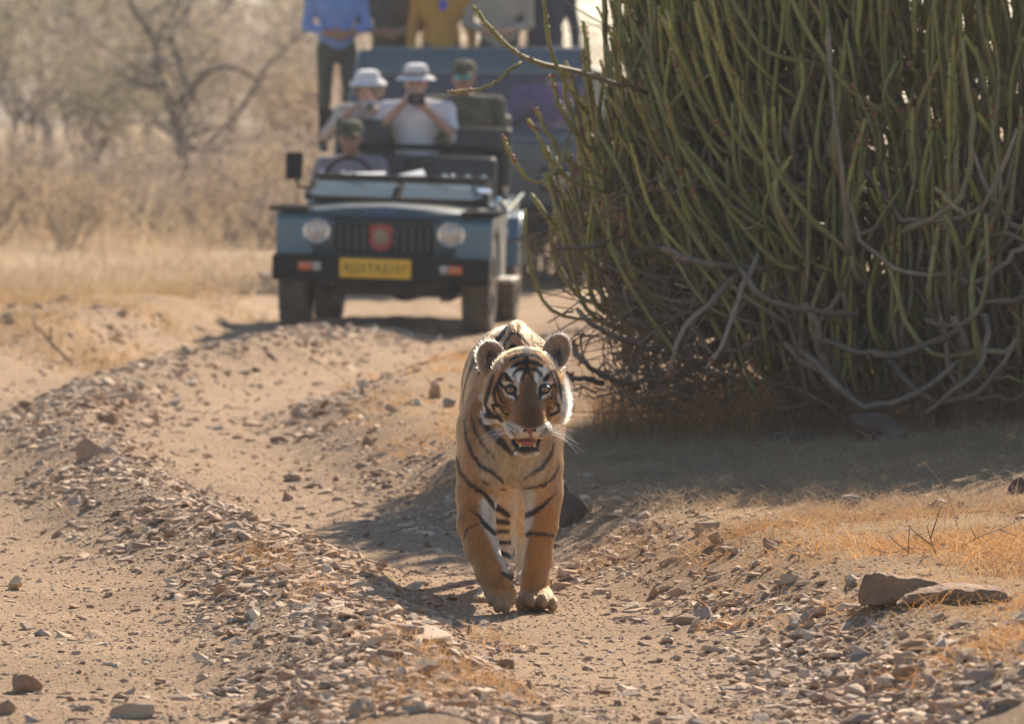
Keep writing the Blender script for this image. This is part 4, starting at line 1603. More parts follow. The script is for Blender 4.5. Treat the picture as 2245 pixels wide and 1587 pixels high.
# outer face: a woody arm from inside, then a stem whose tip ends anywhere on the face
for k_ in range(1350):
    a = math.pi * br.uniform(.86, 1.98)
    hz_ = br.uniform(.12, 1.0) ** .85 * 2.35
    shell = br.uniform(.74, 1.0) * math.sqrt(max(.12, 1 - (hz_ / 3.2) ** 2)) * (.80 + .20 * sstep(hz_, .3, 1.1))
    tip = np.array([math.cos(a) * 2.30 * shell, math.sin(a) * 1.85 * shell, hz_])
    out = np.array([math.cos(a), math.sin(a), 0])
    L_ = br.uniform(.2, .6)
    lean = br.uniform(.02, .45) * (1 if br.uniform() < .85 else -.5)
    if hz_ < 1.0 and math.cos(a) < -.8:
        continue
    side = br.normal(0, .13, 3) * np.array([1, 1, 0])
    low = hz_ < .7
    p2 = tip - np.array([0, 0, L_]) - out * L_ * lean + side * .4
    p2[2] = max(p2[2], .1)
    p1 = p2 - out * br.uniform(.05, .2) - np.array([0, 0, br.uniform(.06, .26)]) + br.normal(0, .03, 3)
    p1[2] = max(p1[2], .08)
    mid = (p2 + tip) / 2 + out * L_ * lean * .28 + side * .25 + br.normal(0, .02, 3)
    tr = br.uniform(.0076, .0116)
    c1 = (GREEN1 if br.uniform() < .6 else GREEN2) * br.uniform(.75, 1.25)
    if low and br.uniform() < .55:
        c1 = (BARK2 if br.uniform() < .5 else OLIVE) * br.uniform(.8, 1.1)
    stems.append((smooth_path([p1, p2, mid, tip], 13), tr * 1.15, tr * .92, (BARK2 if br.uniform() < .6 else OLIVE) * .9, c1, "stem"))
for k_ in range(380):      # the edge that overhangs the road
    a = math.pi * br.uniform(.90, 1.22)
    hz_ = br.uniform(.85, 2.75)
    shell = br.uniform(.72, .98) * math.sqrt(max(.12, 1 - (hz_ / 3.4) ** 2))
    tip = np.array([math.cos(a) * 2.44 * shell, math.sin(a) * 1.8 * shell - br.uniform(0, .7), hz_])
    out = np.array([-1.0, -.25, 0])
    L_ = br.uniform(.35, .9)
    L_ = min(L_, hz_ * .45)
    p2 = tip - np.array([0, 0, L_]) - out * L_ * br.uniform(.25, .7) + br.normal(0, .05, 3)
    p1 = p2 - out * br.uniform(.1, .3) - np.array([0, 0, br.uniform(.05, .2)]) + br.normal(0, .04, 3)
    mid = (p2 + tip) / 2 + out * L_ * .08 + br.normal(0, .025, 3)
    tr = br.uniform(.0076, .0112)
    c1 = (GREEN1 if br.uniform() < .6 else GREEN2) * br.uniform(.8, 1.25)
    stems.append((smooth_path([p1, p2, mid, tip], 13), tr * 1.1, tr * .92, (BARK2 if br.uniform() < .4 else OLIVE) * .9, c1, "stem"))
# drooping bare arcs low on the face
for k_ in range(180):
    a = math.pi * br.uniform(.95, 1.95)
    r_ = br.uniform(.75, 1.0)
    t_ = br.normal(0, 1)
    c = np.array([math.cos(a) * 2.0 * r_, math.sin(a) * 1.75 * r_, br.uniform(.10, .95)])
    tan = np.array([-math.sin(a), math.cos(a), 0]) * (1 if br.uniform() < .5 else -1)
    w_ = br.uniform(.18, .42)
    inn = -np.array([math.cos(a), math.sin(a), 0])
    path = smooth_path([c - tan * w_ + inn * .25 + np.array([0, 0, br.uniform(.15, .4)]), c - tan * w_ * .5 + inn * .08 + np.array([0, 0, .05]), c, c + tan * w_ * .5 + np.array([0, 0, br.uniform(.02, .1)]), c + tan * w_ * .85 + np.array([0, 0, br.uniform(.15, .45)])], 13)
    path[:, 2] = np.maximum(path[:, 2], .07)
    path[1:-1] += br.normal(0, .009, (11, 3))
    tr = br.uniform(.009, .0135)
    stems.append((path, tr * 1.15, tr * .85, BARK * br.uniform(.8, 1.2), (BARK2 if br.uniform() < .92 else OLIVE) * br.uniform(.8, 1.25), "branch"))

# hand-placed arms that stick out over the road at the bush's edge
def arm(pxs, Y, r0, r1, c0, c1):
    path = smooth_path([at(x_, y_, Y + d_ + (.25 if c1[0] > c1[1] else 0)) - B0 for x_, y_, d_ in pxs], 15)
    path[1:-1] += br.normal(0, .003, (len(path) - 2, 3))
    stems.append((path, r0 * (.66 if c1[0] > c1[1] else .85), r1 * (.66 if c1[0] > c1[1] else .85), c0 * br.uniform(.75, 1.0), c1 * br.uniform(.8, 1.05), "arm"))


arm([(1420, 205, .7), (1340, 178, .35), (1240, 152, .1), (1165, 135, 0), (1110, 98, -.05), (1065, 52, -.08), (1036, 14, -.1)], 22.6, .0175, .0125, BARK2, GREEN1 * 1.25)
arm([(1143, 138, 0), (1112, 160, -.03), (1085, 180, -.05), (1050, 197, -.06), (985, 203, -.07)], 22.6, .011, .0115, OLIVE, OLIVE * 1.1)
arm([(1275, 300, .3), (1262, 230, .2), (1240, 330, .05), (1205, 385, 0), (1172, 402, 0), (1140, 375, -.02), (1116, 330, -.04), (1104, 298, -.05)], 22.6, .012, .0125, BARK, GREEN1 * 1.2)
arm([(1330, 420, .3), (1250, 395, .1), (1200, 340, 0), (1175, 290, 0), (1158, 262, 0)], 22.6, .0135, .0125, OLIVE, GREEN1 * 1.2)
arm([(1340, 400, .3), (1240, 350, .1), (1205, 300, 0), (1188, 265, 0), (1172, 240, 0)], 22.7, .0135, .012, OLIVE, GREEN1 * 1.1)
arm([(1330, 600, .3), (1275, 560, .1), (1240, 500, 0), (1215, 440, 0), (1196, 380, 0)], 22.6, .0145, .0135, BARK2, GREEN1 * 1.15)
arm([(1360, 520, .4), (1290, 540, .1), (1235, 545, 0), (1210, 540, -.05)], 22.5, .013, .011, BARK, BARK2)
arm([(1300, 330, .3), (1260, 290, .1), (1225, 230, 0), (1208, 165, 0)], 22.6, .013, .0125, OLIVE, GREEN1 * 1.1)
arm([(1290, 250, .3), (1240, 180, .1), (1205, 100, 0), (1193, 20, 0), (1188, -60, 0)], 22.6, .014, .0125, OLIVE, GREEN1 * 1.1)
arm([(1320, 840, .5), (1290, 830, .2), (1262, 832, 0), (1240, 820, -.05)], 22.3, .018, .014, BARK, BARK)
arm([(1400, 850, .5), (1330, 825, .2), (1285, 800, 0), (1262, 770, 0), (1255, 745, 0)], 22.4, .019, .015, BARK, BARK2)
arm([(1440, 770, .4), (1350, 740, .2), (1290, 705, 0), (1265, 680, 0)], 22.4, .017, .014, BARK, BARK2)
arm([(1620, 600, .3), (1560, 660, .1), (1500, 720, 0), (1475, 780, 0), (1466, 830, 0)], 22.35, .019, .014, BARK2 * 1.1, BARK2 * 1.25)
arm([(1660, 560, .3), (1620, 650, .1), (1590, 740, 0), (1548, 808, 0)], 22.3, .018, .013, BARK2 * 1.1, BARK2 * 1.3)
arm([(1620, 585, .2), (1660, 640, 0), (1720, 672, 0), (1790, 682, .1), (1880, 690, .3)], 22.3, .017, .021, BARK2, BARK)
arm([(1450, 545, .1), (1520, 570, 0), (1590, 585, .1), (1680, 590, .4)], 22.4, .019, .023, BARK2, BARK)
arm([(1760, 770, .2), (1830, 840, 0), (1890, 890, 0), (1960, 880, 0), (2040, 845, 0), (2100, 790, .1)], 22.3, .022, .018, BARK, BARK2)
arm([(2030, 905, 0), (2100, 850, 0), (2150, 800, .05), (2165, 720, .1), (2160, 690, .2)], 22.25, .014, .019, BARK2, BARK)
arm([(1800, 745, .2), (1880, 770, .05), (1950, 778, 0), (2020, 760, .1), (2120, 720, .3)], 22.4, .018, .022, BARK, BARK)
arm([(1980, 510, .1), (2040, 480, 0), (2100, 440, 0), (2125, 370, 0), (2130, 250, 0), (2110, 85, 0)], 22.3, .019, .015, BARK2 * 1.1, OLIVE)
arm([(2050, 410, 0), (2085, 445, 0), (2115, 470, 0)], 22.25, .013, .016, OLIVE * 1.2, BARK2 * 1.2)
arm([(1860, 560, .1), (1850, 420, 0), (1835, 300, 0), (1822, 180, .05), (1815, 60, .1)], 22.4, .019, .015, BARK2, BARK)
arm([(2030, 700, .1), (2080, 715, 0), (2140, 690, 0), (2165, 600, 0), (2160, 470, .05)], 22.3, .016, .014, BARK, OLIVE)

# red-brown buds ringed round the tips of many stems
vis = []
for i, (path, r0, r1, c0, c1, kind) in enumerate(stems):
    if kind != "branch" and (br.uniform() < .5 or kind == "arm" and c1[1] > c1[0]):
        for t in range(br.integers(5, 16)):
            f = 1 - br.uniform(0, .32) ** 1.3
            j = f * (len(path) - 1.001)
            j0 = int(j)
            p = path[j0] + (j - j0) * (path[j0 + 1] - path[j0])
            a = br.uniform(0, 6.28)
            buds.append(p + np.array([math.cos(a), math.sin(a), .2]) * (r1 + .003))
    # how large it shows in the photo: width in px if in frame and on the near side
    w = path + B0
    px, py = project(w)
    inn = ((px > 900) & (px < 2260) & (py > -20) & (py < 1000)).mean()
    vis.append(inn * (r1 + r0) / w[:, 1].mean() * np.linalg.norm(np.diff(path, axis=0), axis=1).sum() * math.exp(-1.6 * max(0, w[:, 1].mean() - 22.6)) + (1.0 if kind == "arm" else 0))
rank = np.argsort(-np.array(vis))
part_ids = set()
knobby = set(int(i) for i in rank[:1300])
cnt = {"branch": 0, "stem": 0, "arm": 0}
for i in rank:
    kd = stems[i][5]
    if cnt[kd] < {"branch": 90, "stem": 290, "arm": 99}[kd]:
        cnt[kd] += 1
        part_ids.add(int(i))
mv, mq, mt, mc = [], [], [], []
off = 0
for i, (path, r0, r1, c0, c1, kind) in enumerate(stems):
    own = i in part_ids
    V, Q, Tt, C_ = stem_arrays(path, r0, r1, c0, c1, thorn=kind != "branch" and i in knobby, k=8 if own else 6, seed=i)
    if own:
        me = mk_mesh("stem", V, [Q, Tt], smooth=True)
        vcol(me, C_)
        obj("branch" if kind == "branch" or (kind == "arm" and c1[0] >= c1[1]) else "stem", me, M_stem, bush)
    else:
        mv.append(V)
        mq.append(Q + off)
        mt.append(Tt + off)
        mc.append(C_)
        off += len(V)
me = mk_mesh("inner_stems", np.concatenate(mv), [np.concatenate(mq), np.concatenate(mt)], smooth=True)
vcol(me, np.concatenate(mc))
tag(obj("inner_stems", me, M_stem, bush), kind="stuff")
# buds as little octahedra
buds = np.array(buds)
oct_ = np.array([[1, 0, 0], [-1, 0, 0], [0, 1, 0], [0, -1, 0], [0, 0, 1], [0, 0, -1]], float)
of = np.array([[0, 2, 4], [2, 1, 4], [1, 3, 4], [3, 0, 4], [2, 0, 5], [1, 2, 5], [3, 1, 5], [0, 3, 5]])
bs_ = br.uniform(.005, .0095, len(buds))
V = (buds[:, None] + oct_[None] * bs_[:, None, None]).reshape(-1, 3)
F = (of[None] + 6 * np.arange(len(buds))[:, None, None]).reshape(-1, 3)
me = mk_mesh("flower_buds", V, F, smooth=True)
M_bud = pmat("red_brown_bud", (.30, .075, .045), (.36, .14, .06), scale=50, rough=.6)
tag(obj("flower_buds", me, M_bud, bush), kind="stuff")
# dry twigs inside and at the foot
nt_ = 5200
a = br.uniform(0, 2 * math.pi, nt_)
rr_ = np.sqrt(br.uniform(0, 1, nt_)) * 1.9
p = np.stack([np.cos(a) * rr_, np.sin(a) * rr_ * .82, br.uniform(0, 1, nt_) ** 2.2 * 1.7], -1)
left = br.uniform(0, 1, nt_) < .22
p[left] = np.stack([br.normal(-1.75, .18, left.sum()), br.normal(-.8, .35, left.sum()), br.uniform(.05, 1.0, left.sum())], -1)
d = br.normal(size=(nt_, 3)) * np.array([1, .8, .7]) + np.array([0, 0, .35])
d /= np.linalg.norm(d, axis=1)[:, None]
L_ = np.where(left, br.uniform(.08, .28, nt_), br.uniform(.12, .45, nt_))
bend = br.normal(0, .25, (nt_, 3))
tt = np.linspace(0, 1, 6)[None, :, None]
pts = p[:, None] + d[:, None] * L_[:, None, None] * tt + bend[:, None] * L_[:, None, None] * tt ** 2
pts[..., 2] = np.maximum(pts[..., 2], .0)
wcol = np.array([.21, .15, .105])[None] * br.uniform(.6, 1.3, (nt_, 1))
tag(hair_obj("dry_twigs", pts, np.linspace(.0042, .0012, 6)[None] * br.uniform(.6, 1.4, (nt_, 1)), wcol, strand_mat("dry_twig", .1, .8), bush), kind="stuff")
# ================================================================== vehicles
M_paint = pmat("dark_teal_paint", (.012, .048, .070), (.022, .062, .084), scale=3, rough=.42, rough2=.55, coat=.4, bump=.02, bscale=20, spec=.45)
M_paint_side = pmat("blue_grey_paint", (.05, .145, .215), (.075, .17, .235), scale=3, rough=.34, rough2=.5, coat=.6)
M_blackp = pmat("black_plastic", (.012, .013, .014), (.022, .022, .021), scale=9, rough=.95, spec=.03)
M_rubber = pmat("dusty_tyre", (.05, .043, .036), (.17, .13, .095), scale=7, rough=.9, bump=.4, bscale=60)
M_chrome = pmat("chrome", (.82, .81, .78), (.74, .73, .70), rough=.07, metallic=1.0)
M_steel = pmat("bare_steel", (.45, .43, .40), (.3, .28, .26), rough=.35, metallic=.9)
M_seat = pmat("black_seat_vinyl", (.018, .02, .022), (.03, .03, .032), scale=6, rough=.5, bump=.2, bscale=50)
M_orange = pmat("orange_lens", (.55, .10, .015), (.45, .08, .012), rough=.2, coat=.6)
M_clear = pmat("clear_lens", (.36, .35, .34), (.28, .28, .28), rough=.15, coat=.8)
M_head = pmat("headlamp_lens", (.72, .60, .44), (.36, .36, .40), scale=18, rough=.12, coat=1.0)
M_yellow = pmat("yellow_plate", (.85, .50, .02), (.80, .46, .02), rough=.5)
M_ink = pmat("black_ink", (.02, .02, .02), rough=.6)
M_red = pmat("red_badge", (.42, .035, .035), (.35, .03, .03), rough=.4)
M_buff = pmat("buff_badge", (.36, .27, .17), (.22, .17, .12), scale=60, rough=.5)
M_blue_letter = pmat("blue_letter", (.05, .15, .42), (.06, .18, .46), rough=.35)
M_under = pmat("underbody", (.02, .018, .016), (.05, .042, .035), scale=6, rough=.9)
M_paper = pmat("pale_paper", (.62, .68, .74), (.70, .74, .78), rough=.7)


def glass_mat(name, tint, rough=.03, alpha=.35):
    m, nt, bs, out = new_mat(name)
    bs.inputs["Base Color"].default_value = (*tint, 1)
    bs.inputs["Roughness"].default_value = rough
    bs.inputs["Specular IOR Level"].default_value = .9
    bs.inputs["Coat Weight"].default_value = 1.0
    bs.inputs["Coat Roughness"].default_value = .02
    bs.inputs["Alpha"].default_value = alpha
    return m


M_glass = glass_mat("windscreen_glass", (.035, .065, .04), alpha=.5, rough=.05)
M_glass.node_tree.nodes["Principled BSDF"].inputs["Coat Weight"].default_value = .0
M_glass_bus = glass_mat("bus_glass", (.075, .085, .13), alpha=.42, rough=.06)


def text_mesh(name, body, size, mat, parent, loc, rot, depth=.003):
    cu = bpy.data.curves.new(name, 'FONT')
    cu.body = body
    cu.size = size
    cu.align_x = 'CENTER'
    cu.align_y = 'CENTER'
    cu.extrude = depth
    tmp = bpy.data.objects.new(name + "_tmp", cu)
    COL.objects.link(tmp)
    dg = bpy.context.evaluated_depsgraph_get()
    me_ = bpy.data.meshes.new_from_object(tmp.evaluated_get(dg))
    bpy.data.objects.remove(tmp)
    me_.materials.clear()
    return obj(name, me_, mat, parent, loc, rot)


def wheel(parent, c, R=.35, w=.21, side=1):
    """Tyre with lugs and a pressed steel rim; axle along x."""
    mb = MB()
    prof = [(R * .60, -w * .46), (R * .80, -w * .5), (R * .93, -w * .47), (R * .985, -w * .38), (R, -w * .2), (R, w * .2), (R * .985, w * .38), (R * .93, w * .47), (R * .80, w * .5), (R * .60, w * .46)]
    mb.lathe(prof, c, rot=(0, math.pi / 2, 0), seg=36)
    for i in range(22):
        a = i / 22 * 2 * math.pi
        for s in (-1, 1):
            aa = a + (s * .07)
            mb.box((c[0] + s * w * .26, c[1] + math.cos(aa) * R * .995, c[2] + math.sin(aa) * R * .995), (w * .40, .045, .022), rot=(aa - math.pi / 2, 0, 0))
    wo = mb.build("wheel", M_rubber, parent, angle=35)
    rm = MB()
    rm.lathe([(R * .60, -w * .40), (R * .60, w * .40)], c, rot=(0, math.pi / 2, 0), seg=28)
    rm.cyl((c[0] + side * w * .18, c[1], c[2]), R * .595, .02, rot=(0, math.pi / 2, 0), seg=28)
    rm.cyl((c[0] + side * w * .26, c[1], c[2]), .07, .09, rot=(0, math.pi / 2, 0), seg=16)
    for i in range(5):
        a = i / 5 * 6.283
        rm.cyl((c[0] + side * w * .22, c[1] + .1 * math.cos(a), c[2] + .1 * math.sin(a)), .012, .04, rot=(0, math.pi / 2, 0), seg=8)
    rm.build("rim", M_steel, wo)
    return wo


# ------------------------------------------------------------------ open safari jeep
JX, JY = float(at(848, 730, 40.45)[0]), 40.45
jeep = empty("safari_jeep", (JX, JY, .005), "open dark teal safari jeep with folded windscreen facing the viewer", "jeep", rot=(0, math.radians(1.7), math.radians(-4.0)))
J = jeep
# nose: front panel, hood, fenders
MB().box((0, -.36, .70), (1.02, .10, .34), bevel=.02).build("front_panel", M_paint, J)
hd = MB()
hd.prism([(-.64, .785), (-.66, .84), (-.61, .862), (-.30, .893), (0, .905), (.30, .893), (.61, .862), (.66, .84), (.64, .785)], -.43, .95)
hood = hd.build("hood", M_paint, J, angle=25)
for v in hood.data.vertices:
    if v.co.y > 0:
        v.co.z += .02
    elif v.co.z > .85:
        v.co.y += .05
MB().box((0, -.437, .812), (.80, .012, .014)).build("hood_slot", M_blackp, hood)
text_mesh("hood_lettering", "S U Z U K I", .05, M_blue_letter, hood, (-.02, -.416, .862), (math.pi / 2, 0, 0))
for s in (-1, 1):
    f = MB()
    # wheel-arch fender: outline in (y, z), extruded along x
    out = [(-.44, .46), (-.44, .80), (-.40, .842), (.62, .862), (.95, .87), (.95, .40), (.47, .40), (.42, .56), (.30, .70), (.12, .765), (-.10, .765), (-.27, .70), (-.36, .60), (-.40, .46)]
    f.prism(out, s * .50, s * .765, axis='x')
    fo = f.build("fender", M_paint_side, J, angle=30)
    MB().box((s * .68, -.05, .868), (.28, .86, .03), bevel=.012).build("fender_flap", M_blackp, fo)
    # headlamp
    hl = MB().box((s * .476, -.420, .705), (.25, .03, .21), bevel=.01).build("headlight", M_paint, J)
    MB().torus((s * .476, -.443, .715), .086, .010, rot=(math.pi / 2, 0, 0)).build("headlight_rim", M_chrome, hl)
    MB().sph((s * .476, -.432, .715), .083, s=(1, .32, 1), seg=24).build("lens", M_head, hl)
# grille with vertical slots
gr = MB().box((0, -.415, .675), (.70, .03, .21), bevel=.01).build("grille", M_blackp, J)
for i in range(12):
    MB().box((-.31 + i * .0565, -.436, .675), (.016, .016, .17)).build("grille_bar", M_paint, gr)
for k in range(2):
    MB().box((0, -.434, .63 + k * .12), (.68, .012, .012)).build("grille_bar", M_blackp, gr)
# shield badge
sh = [(-.075, .085), (-.06, .072), (0, .092), (.06, .072), (.075, .085), (.085, .03), (.07, 0), (.085, -.04), (.05, -.085), (0, -.105), (-.05, -.085), (-.085, -.04), (-.07, 0), (-.085, .03)]
bd = MB().prism([(a - .02, b + .690) for a, b in sh], -.458, -.446).build("shield_badge", M_red, J, smooth=False)
MB().sph((-.02, -.458, .688), .052, s=(1, .12, 1.1), seg=20).build("badge_crest", M_buff, bd)
# bumper with lamps and plate
bp = MB().box((0, -.56, .462), (1.53, .16, .185), bevel=.025, seg=3).build("bumper", M_blackp, J)
for s in (-1, 1):
    lamp = MB().box((s * .50, -.645, .475), (.17, .014, .068), bevel=.004).build("indicator_lamp", M_blackp, J)
    MB().box((s * .528, -.655, .475), (.098, .014, .058), bevel=.004).build("orange_lens", M_orange, lamp)
    MB().box((s * .446, -.655, .475), (.056, .014, .058), bevel=.004).build("clear_lens", M_clear, lamp)
pl = MB().box((-.035, -.652, .470), (.50, .012, .135), bevel=.004).build("number_plate", M_yellow, J)
text_mesh("plate_lettering", "RJ25TA2107", .088, M_ink, pl, (-.035, -.659, .470), (math.pi / 2, 0, 0), .001)
# underside
MB().box((0, .35, .33), (.78, 1.3, .12), bevel=.02).build("chassis", M_under, J)
ax = MB().cyl((0, 0, .35), .045, 1.2, rot=(0, math.pi / 2, 0)).sph((.12, 0, .34), .13, s=(1, 1, .9)).build("front_axle", M_under, J)
MB().cyl((0, 2.375, .35), .045, 1.2, rot=(0, math.pi / 2, 0)).sph((0, 2.375, .34), .14).build("rear_axle", M_under, J)
for s in (-1, 1):
    MB().box((s * .44, .1, .27), (.07, 1.0, .05)).build("leaf_spring", M_under, J)
    MB().box((s * .40, -.48, .40), (.10, .30, .10), bevel=.01).build("bumper_bracket", M_under, J)
    wheel(J, (s * .650, 0, .35), side=s)
    wheel(J, (s * .660, 2.375, .35), side=s)
# tub
MB().box((0, 2.1, .47), (1.26, 2.3, .05)).build("floor", M_under, J)
for s in (-1, 1):
    t = MB()
    out = [(.95, .40), (.95, .90), (1.15, .93), (1.75, .80), (1.85, .92), (3.25, .92), (3.25, .44), (2.86, .44), (2.80, .60), (2.66, .73), (2.48, .78), (2.27, .78), (2.09, .73), (1.95, .60), (1.89, .40)]
    t.prism(out, s * .635, s * .695, axis='x')
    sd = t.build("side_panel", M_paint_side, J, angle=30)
    MB().tube([(s * .70, 1.0, .955), (s * .715, 1.7, .87), (s * .715, 3.2, .96)], .016).build("side_rail", M_chrome, sd)
    rf = MB()
    rf.prism([(1.93, .44), (2.0, .66), (2.16, .80), (2.40, .845), (2.62, .80), (2.78, .66), (2.86, .44), (2.80, .44), (2.72, .62), (2.60, .74), (2.40, .78), (2.18, .74), (2.06, .62), (1.99, .44)], s * .69, s * .79, axis='x')
    rf.build("rear_fender", M_paint_side, J, angle=30)
    MB().box((s * .74, 1.35, .36), (.16, .75, .035), bevel=.012).build("side_step", M_steel, J)
    # door hinge, latch and other bright fittings
    MB().sph((s * .705, 1.2, .80), .018).sph((s * .705, 1.75, .70), .016).build("latch", M_chrome, sd)
MB().box((0, 3.27, .70), (1.36, .05, .48), bevel=.015).build("tailgate", M_paint_side, J)
# cowl, dashboard and folded windscreen with its clips
MB().box((0, 1.02, .96), (1.28, .20, .15), bevel=.03).build("cowl", M_paint, J)
MB().box((0, 1.20, 1.02), (1.24, .22, .12), bevel=.03).build("dashboard", M_blackp, J)
wsr = math.radians(14)
ws_c = Vector((0, .64, 1.006))


def wsp(u, v, n=0.0):
    """Point on the folded screen: u across, v from front edge (-) to hinge (+)."""
    return (u, ws_c.y + v * math.cos(wsr) - n * math.sin(wsr), ws_c.z + v * math.sin(wsr) + n * math.cos(wsr))


fr_ = MB()
fr_.box(wsp(0, .29), (1.30, .07, .05), rot=(wsr, 0, 0), bevel=.012)
fr_.box(wsp(0, -.29), (1.30, .045, .03), rot=(wsr, 0, 0), bevel=.008)
for s in (-1, 1):
    fr_.box(wsp(s * .63, 0), (.045, .58, .032), rot=(wsr, 0, 0), bevel=.008)
fr_.box(wsp(.02, 0, .003), (.018, .55, .02), rot=(wsr, 0, 0))
wf = fr_.build("windscreen_frame", M_blackp, J)
for s in (-1, 1):
    MB().box(wsp(s * .315 + .01 * s, 0), (.58, .53, .008), rot=(wsr, 0, 0)).build("pane", M_glass, wf)
for u in (-.60, -.44, -.36, .30, .36, .47, .585):
    MB().sph(wsp(u, .335, .022), .020, s=(1, 1, .8), seg=24).build("bolt", M_chrome, wf)
for s in (-1, 1):
    MB().sph(wsp(s * .60, -.25, .028), .014, s=(1.8, 1, .8), seg=12).build("clip", M_chrome, wf)
    MB().tube([wsp(s * .30 - .1, .27, .03), wsp(s * .30 + .05, .12, .024)], .006).build("wiper", M_blackp, wf)
MB().box((.60, .60, 1.02), (.10, .34, .03), rot=(.1, 0, .25), bevel=.012).build("hood_catch", M_chrome, J)
# wing mirror on the side away from the bush
mi = MB().tube([(-.63, .98, .98), (-.76, .97, 1.0), (-.79, .97, 1.08)], .012).build("mirror_arm", M_blackp, J)
MB().box((-.800, .965, 1.150), (.125, .05, .20), bevel=.02, seg=3).build("wing_mirror", M_blackp, J)
# steering wheel, seats, rails
MB().torus((-.44, 1.40, 1.06), .175, .014, rot=(math.radians(62), 0, 0)).tube([(-.44, 1.40, 1.06), (-.44, 1.22, .96)], .02).build("steering_wheel", M_blackp, J)
for s in (-1, 1):
    seat = MB().box((s * .34, 1.95, .70), (.50, .50, .14), bevel=.05, seg=3).build("front_seat", M_seat, J)
    MB().box((s * .34, 2.20, .98), (.50, .12, .52), rot=(-.14, 0, 0), bevel=.05, seg=3).build("backrest", M_seat, seat)
for s, zt in ((-1, 1.50), (1, 1.46)):
    ms_ = MB().box((s * .40, 2.62, 1.02), (.42, .20, .12), bevel=.04).build("middle_seat", M_seat, J)
    MB().box((s * .46, 2.60, zt - .22), (.42, .09, .44), rot=(-.08, 0, 0), bevel=.04, seg=3).build("backrest", M_seat, ms_)
rs = MB().box((0, 2.92, 1.02), (1.24, .48, .14), bevel=.05, seg=3).build("rear_bench", M_seat, J)
MB().box((0, 3.18, 1.30), (1.24, .11, .52), rot=(-.1, 0, 0), bevel=.05, seg=3).build("backrest", M_seat, rs)
MB().box((0, 2.93, .72), (1.2, .4, .46)).build("bench_box", M_blackp, J)
hr = MB()
hr.tube(smooth_path([(-.60, 2.42, .92), (-.60, 2.42, 1.22), (-.52, 2.42, 1.29), (0, 2.42, 1.30), (.52, 2.42, 1.29), (.60, 2.42, 1.22), (.60, 2.42, .92)], 30), .022, 10)
hr.build("grab_rail", M_blackp, J)
MB().box((0, 2.42, 1.09), (1.12, .03, .30), bevel=.01).build("rail_cover", M_seat, J)
# papers left on the dashboard
pp = MB().box((0, 0, 0), (.25, .16, .012), rot=(.25, -.22, .1), bevel=.002).build("folded_paper", M_paper, None)
pp.location = jeep.matrix_basis @ Vector((.02, 1.12, 1.095))
tag(pp, "pale folded paper lying on the jeep's dashboard", "paper")
cl = MB().box((0, 0, 0), (.34, .14, .03), rot=(.1, -.03, 0), bevel=.01).build("folded_cloth", M_paper, None)
cl.location = jeep.matrix_basis @ Vector((-.32, 1.16, 1.092))
tag(cl, "pale blue folded cloth on the dashboard before the driver", "cloth")

# ------------------------------------------------------------------ open safari bus behind the jeep
VY = 50.2
VX = float(at(1030, 400, 49)[0])
bus = empty("safari_bus", (VX, VY, .0), "open topped blue safari bus with standing passengers behind the jeep", "bus", rot=(0, 0, math.radians(-3.0)))
M_bus = pmat("bus_blue_paint", (.04, .085, .12), (.06, .11, .145), scale=2, rough=.4, coat=.4)
M_bus_dark = pmat("bus_dark_paint", (.035, .05, .07), (.05, .065, .08), scale=3, rough=.45, coat=.3)
M_purple = pmat("purple_cloth", (.34, .09, .42), (.42, .13, .46), scale=9, rough=.8)
b = bus
MB().box((0, -.15, 1.02), (2.10, .30, .62), bevel=.06, seg=3).build("front_panel", M_bus_dark, b)
MB().box((0, -.38, .62), (2.14, .20, .26), bevel=.04).build("bumper", M_blackp, b)
for s in (-1, 1):
    lp = MB().box((s * .80, -.315, .98), (.34, .04, .22), bevel=.01).build("headlight", M_blackp, b)
    MB().sph((s * .87, -.33, .98), .08, s=(1, .35, 1)).build("lens", M_clear, lp)
    MB().sph((s * .70, -.33, .98), .07, s=(1, .35, 1)).build("lens", M_clear, lp)
    MB().box((s * .985, -.30, 1.02), (.12, .06, .22), bevel=.01).build("indicator_lamp", M_orange, b)
    for yy in (.75, 4.2):
        wheel(b, (s * .86, yy, .42), R=.42, w=.26, side=s)
    MB().box((s * 1.06, 3.1, 1.0), (.06, 5.6, .75), bevel=.02).build("side_panel", M_bus, b)
    MB().tube([(s * 1.04, .5, 1.95), (s * 1.04, 5.8, 1.95)], .025).build("side_rail", M_steel, b)
    for yy in (1.6, 2.9, 4.2, 5.6):
        MB().tube([(s * 1.04, yy, 1.35), (s * 1.04, yy, 1.95)], .022).build("rail_post", M_steel, b)
MB().box((0, 3.0, .92), (2.06, 5.9, .08)).build("deck", M_blackp, b)
MB().box((0, 3.0, .66), (.9, 6.0, .20)).build("chassis", M_under, b)
MB().box((0, 5.95, 1.2), (2.1, .06, 1.1), bevel=.02).build("rear_panel", M_bus, b)
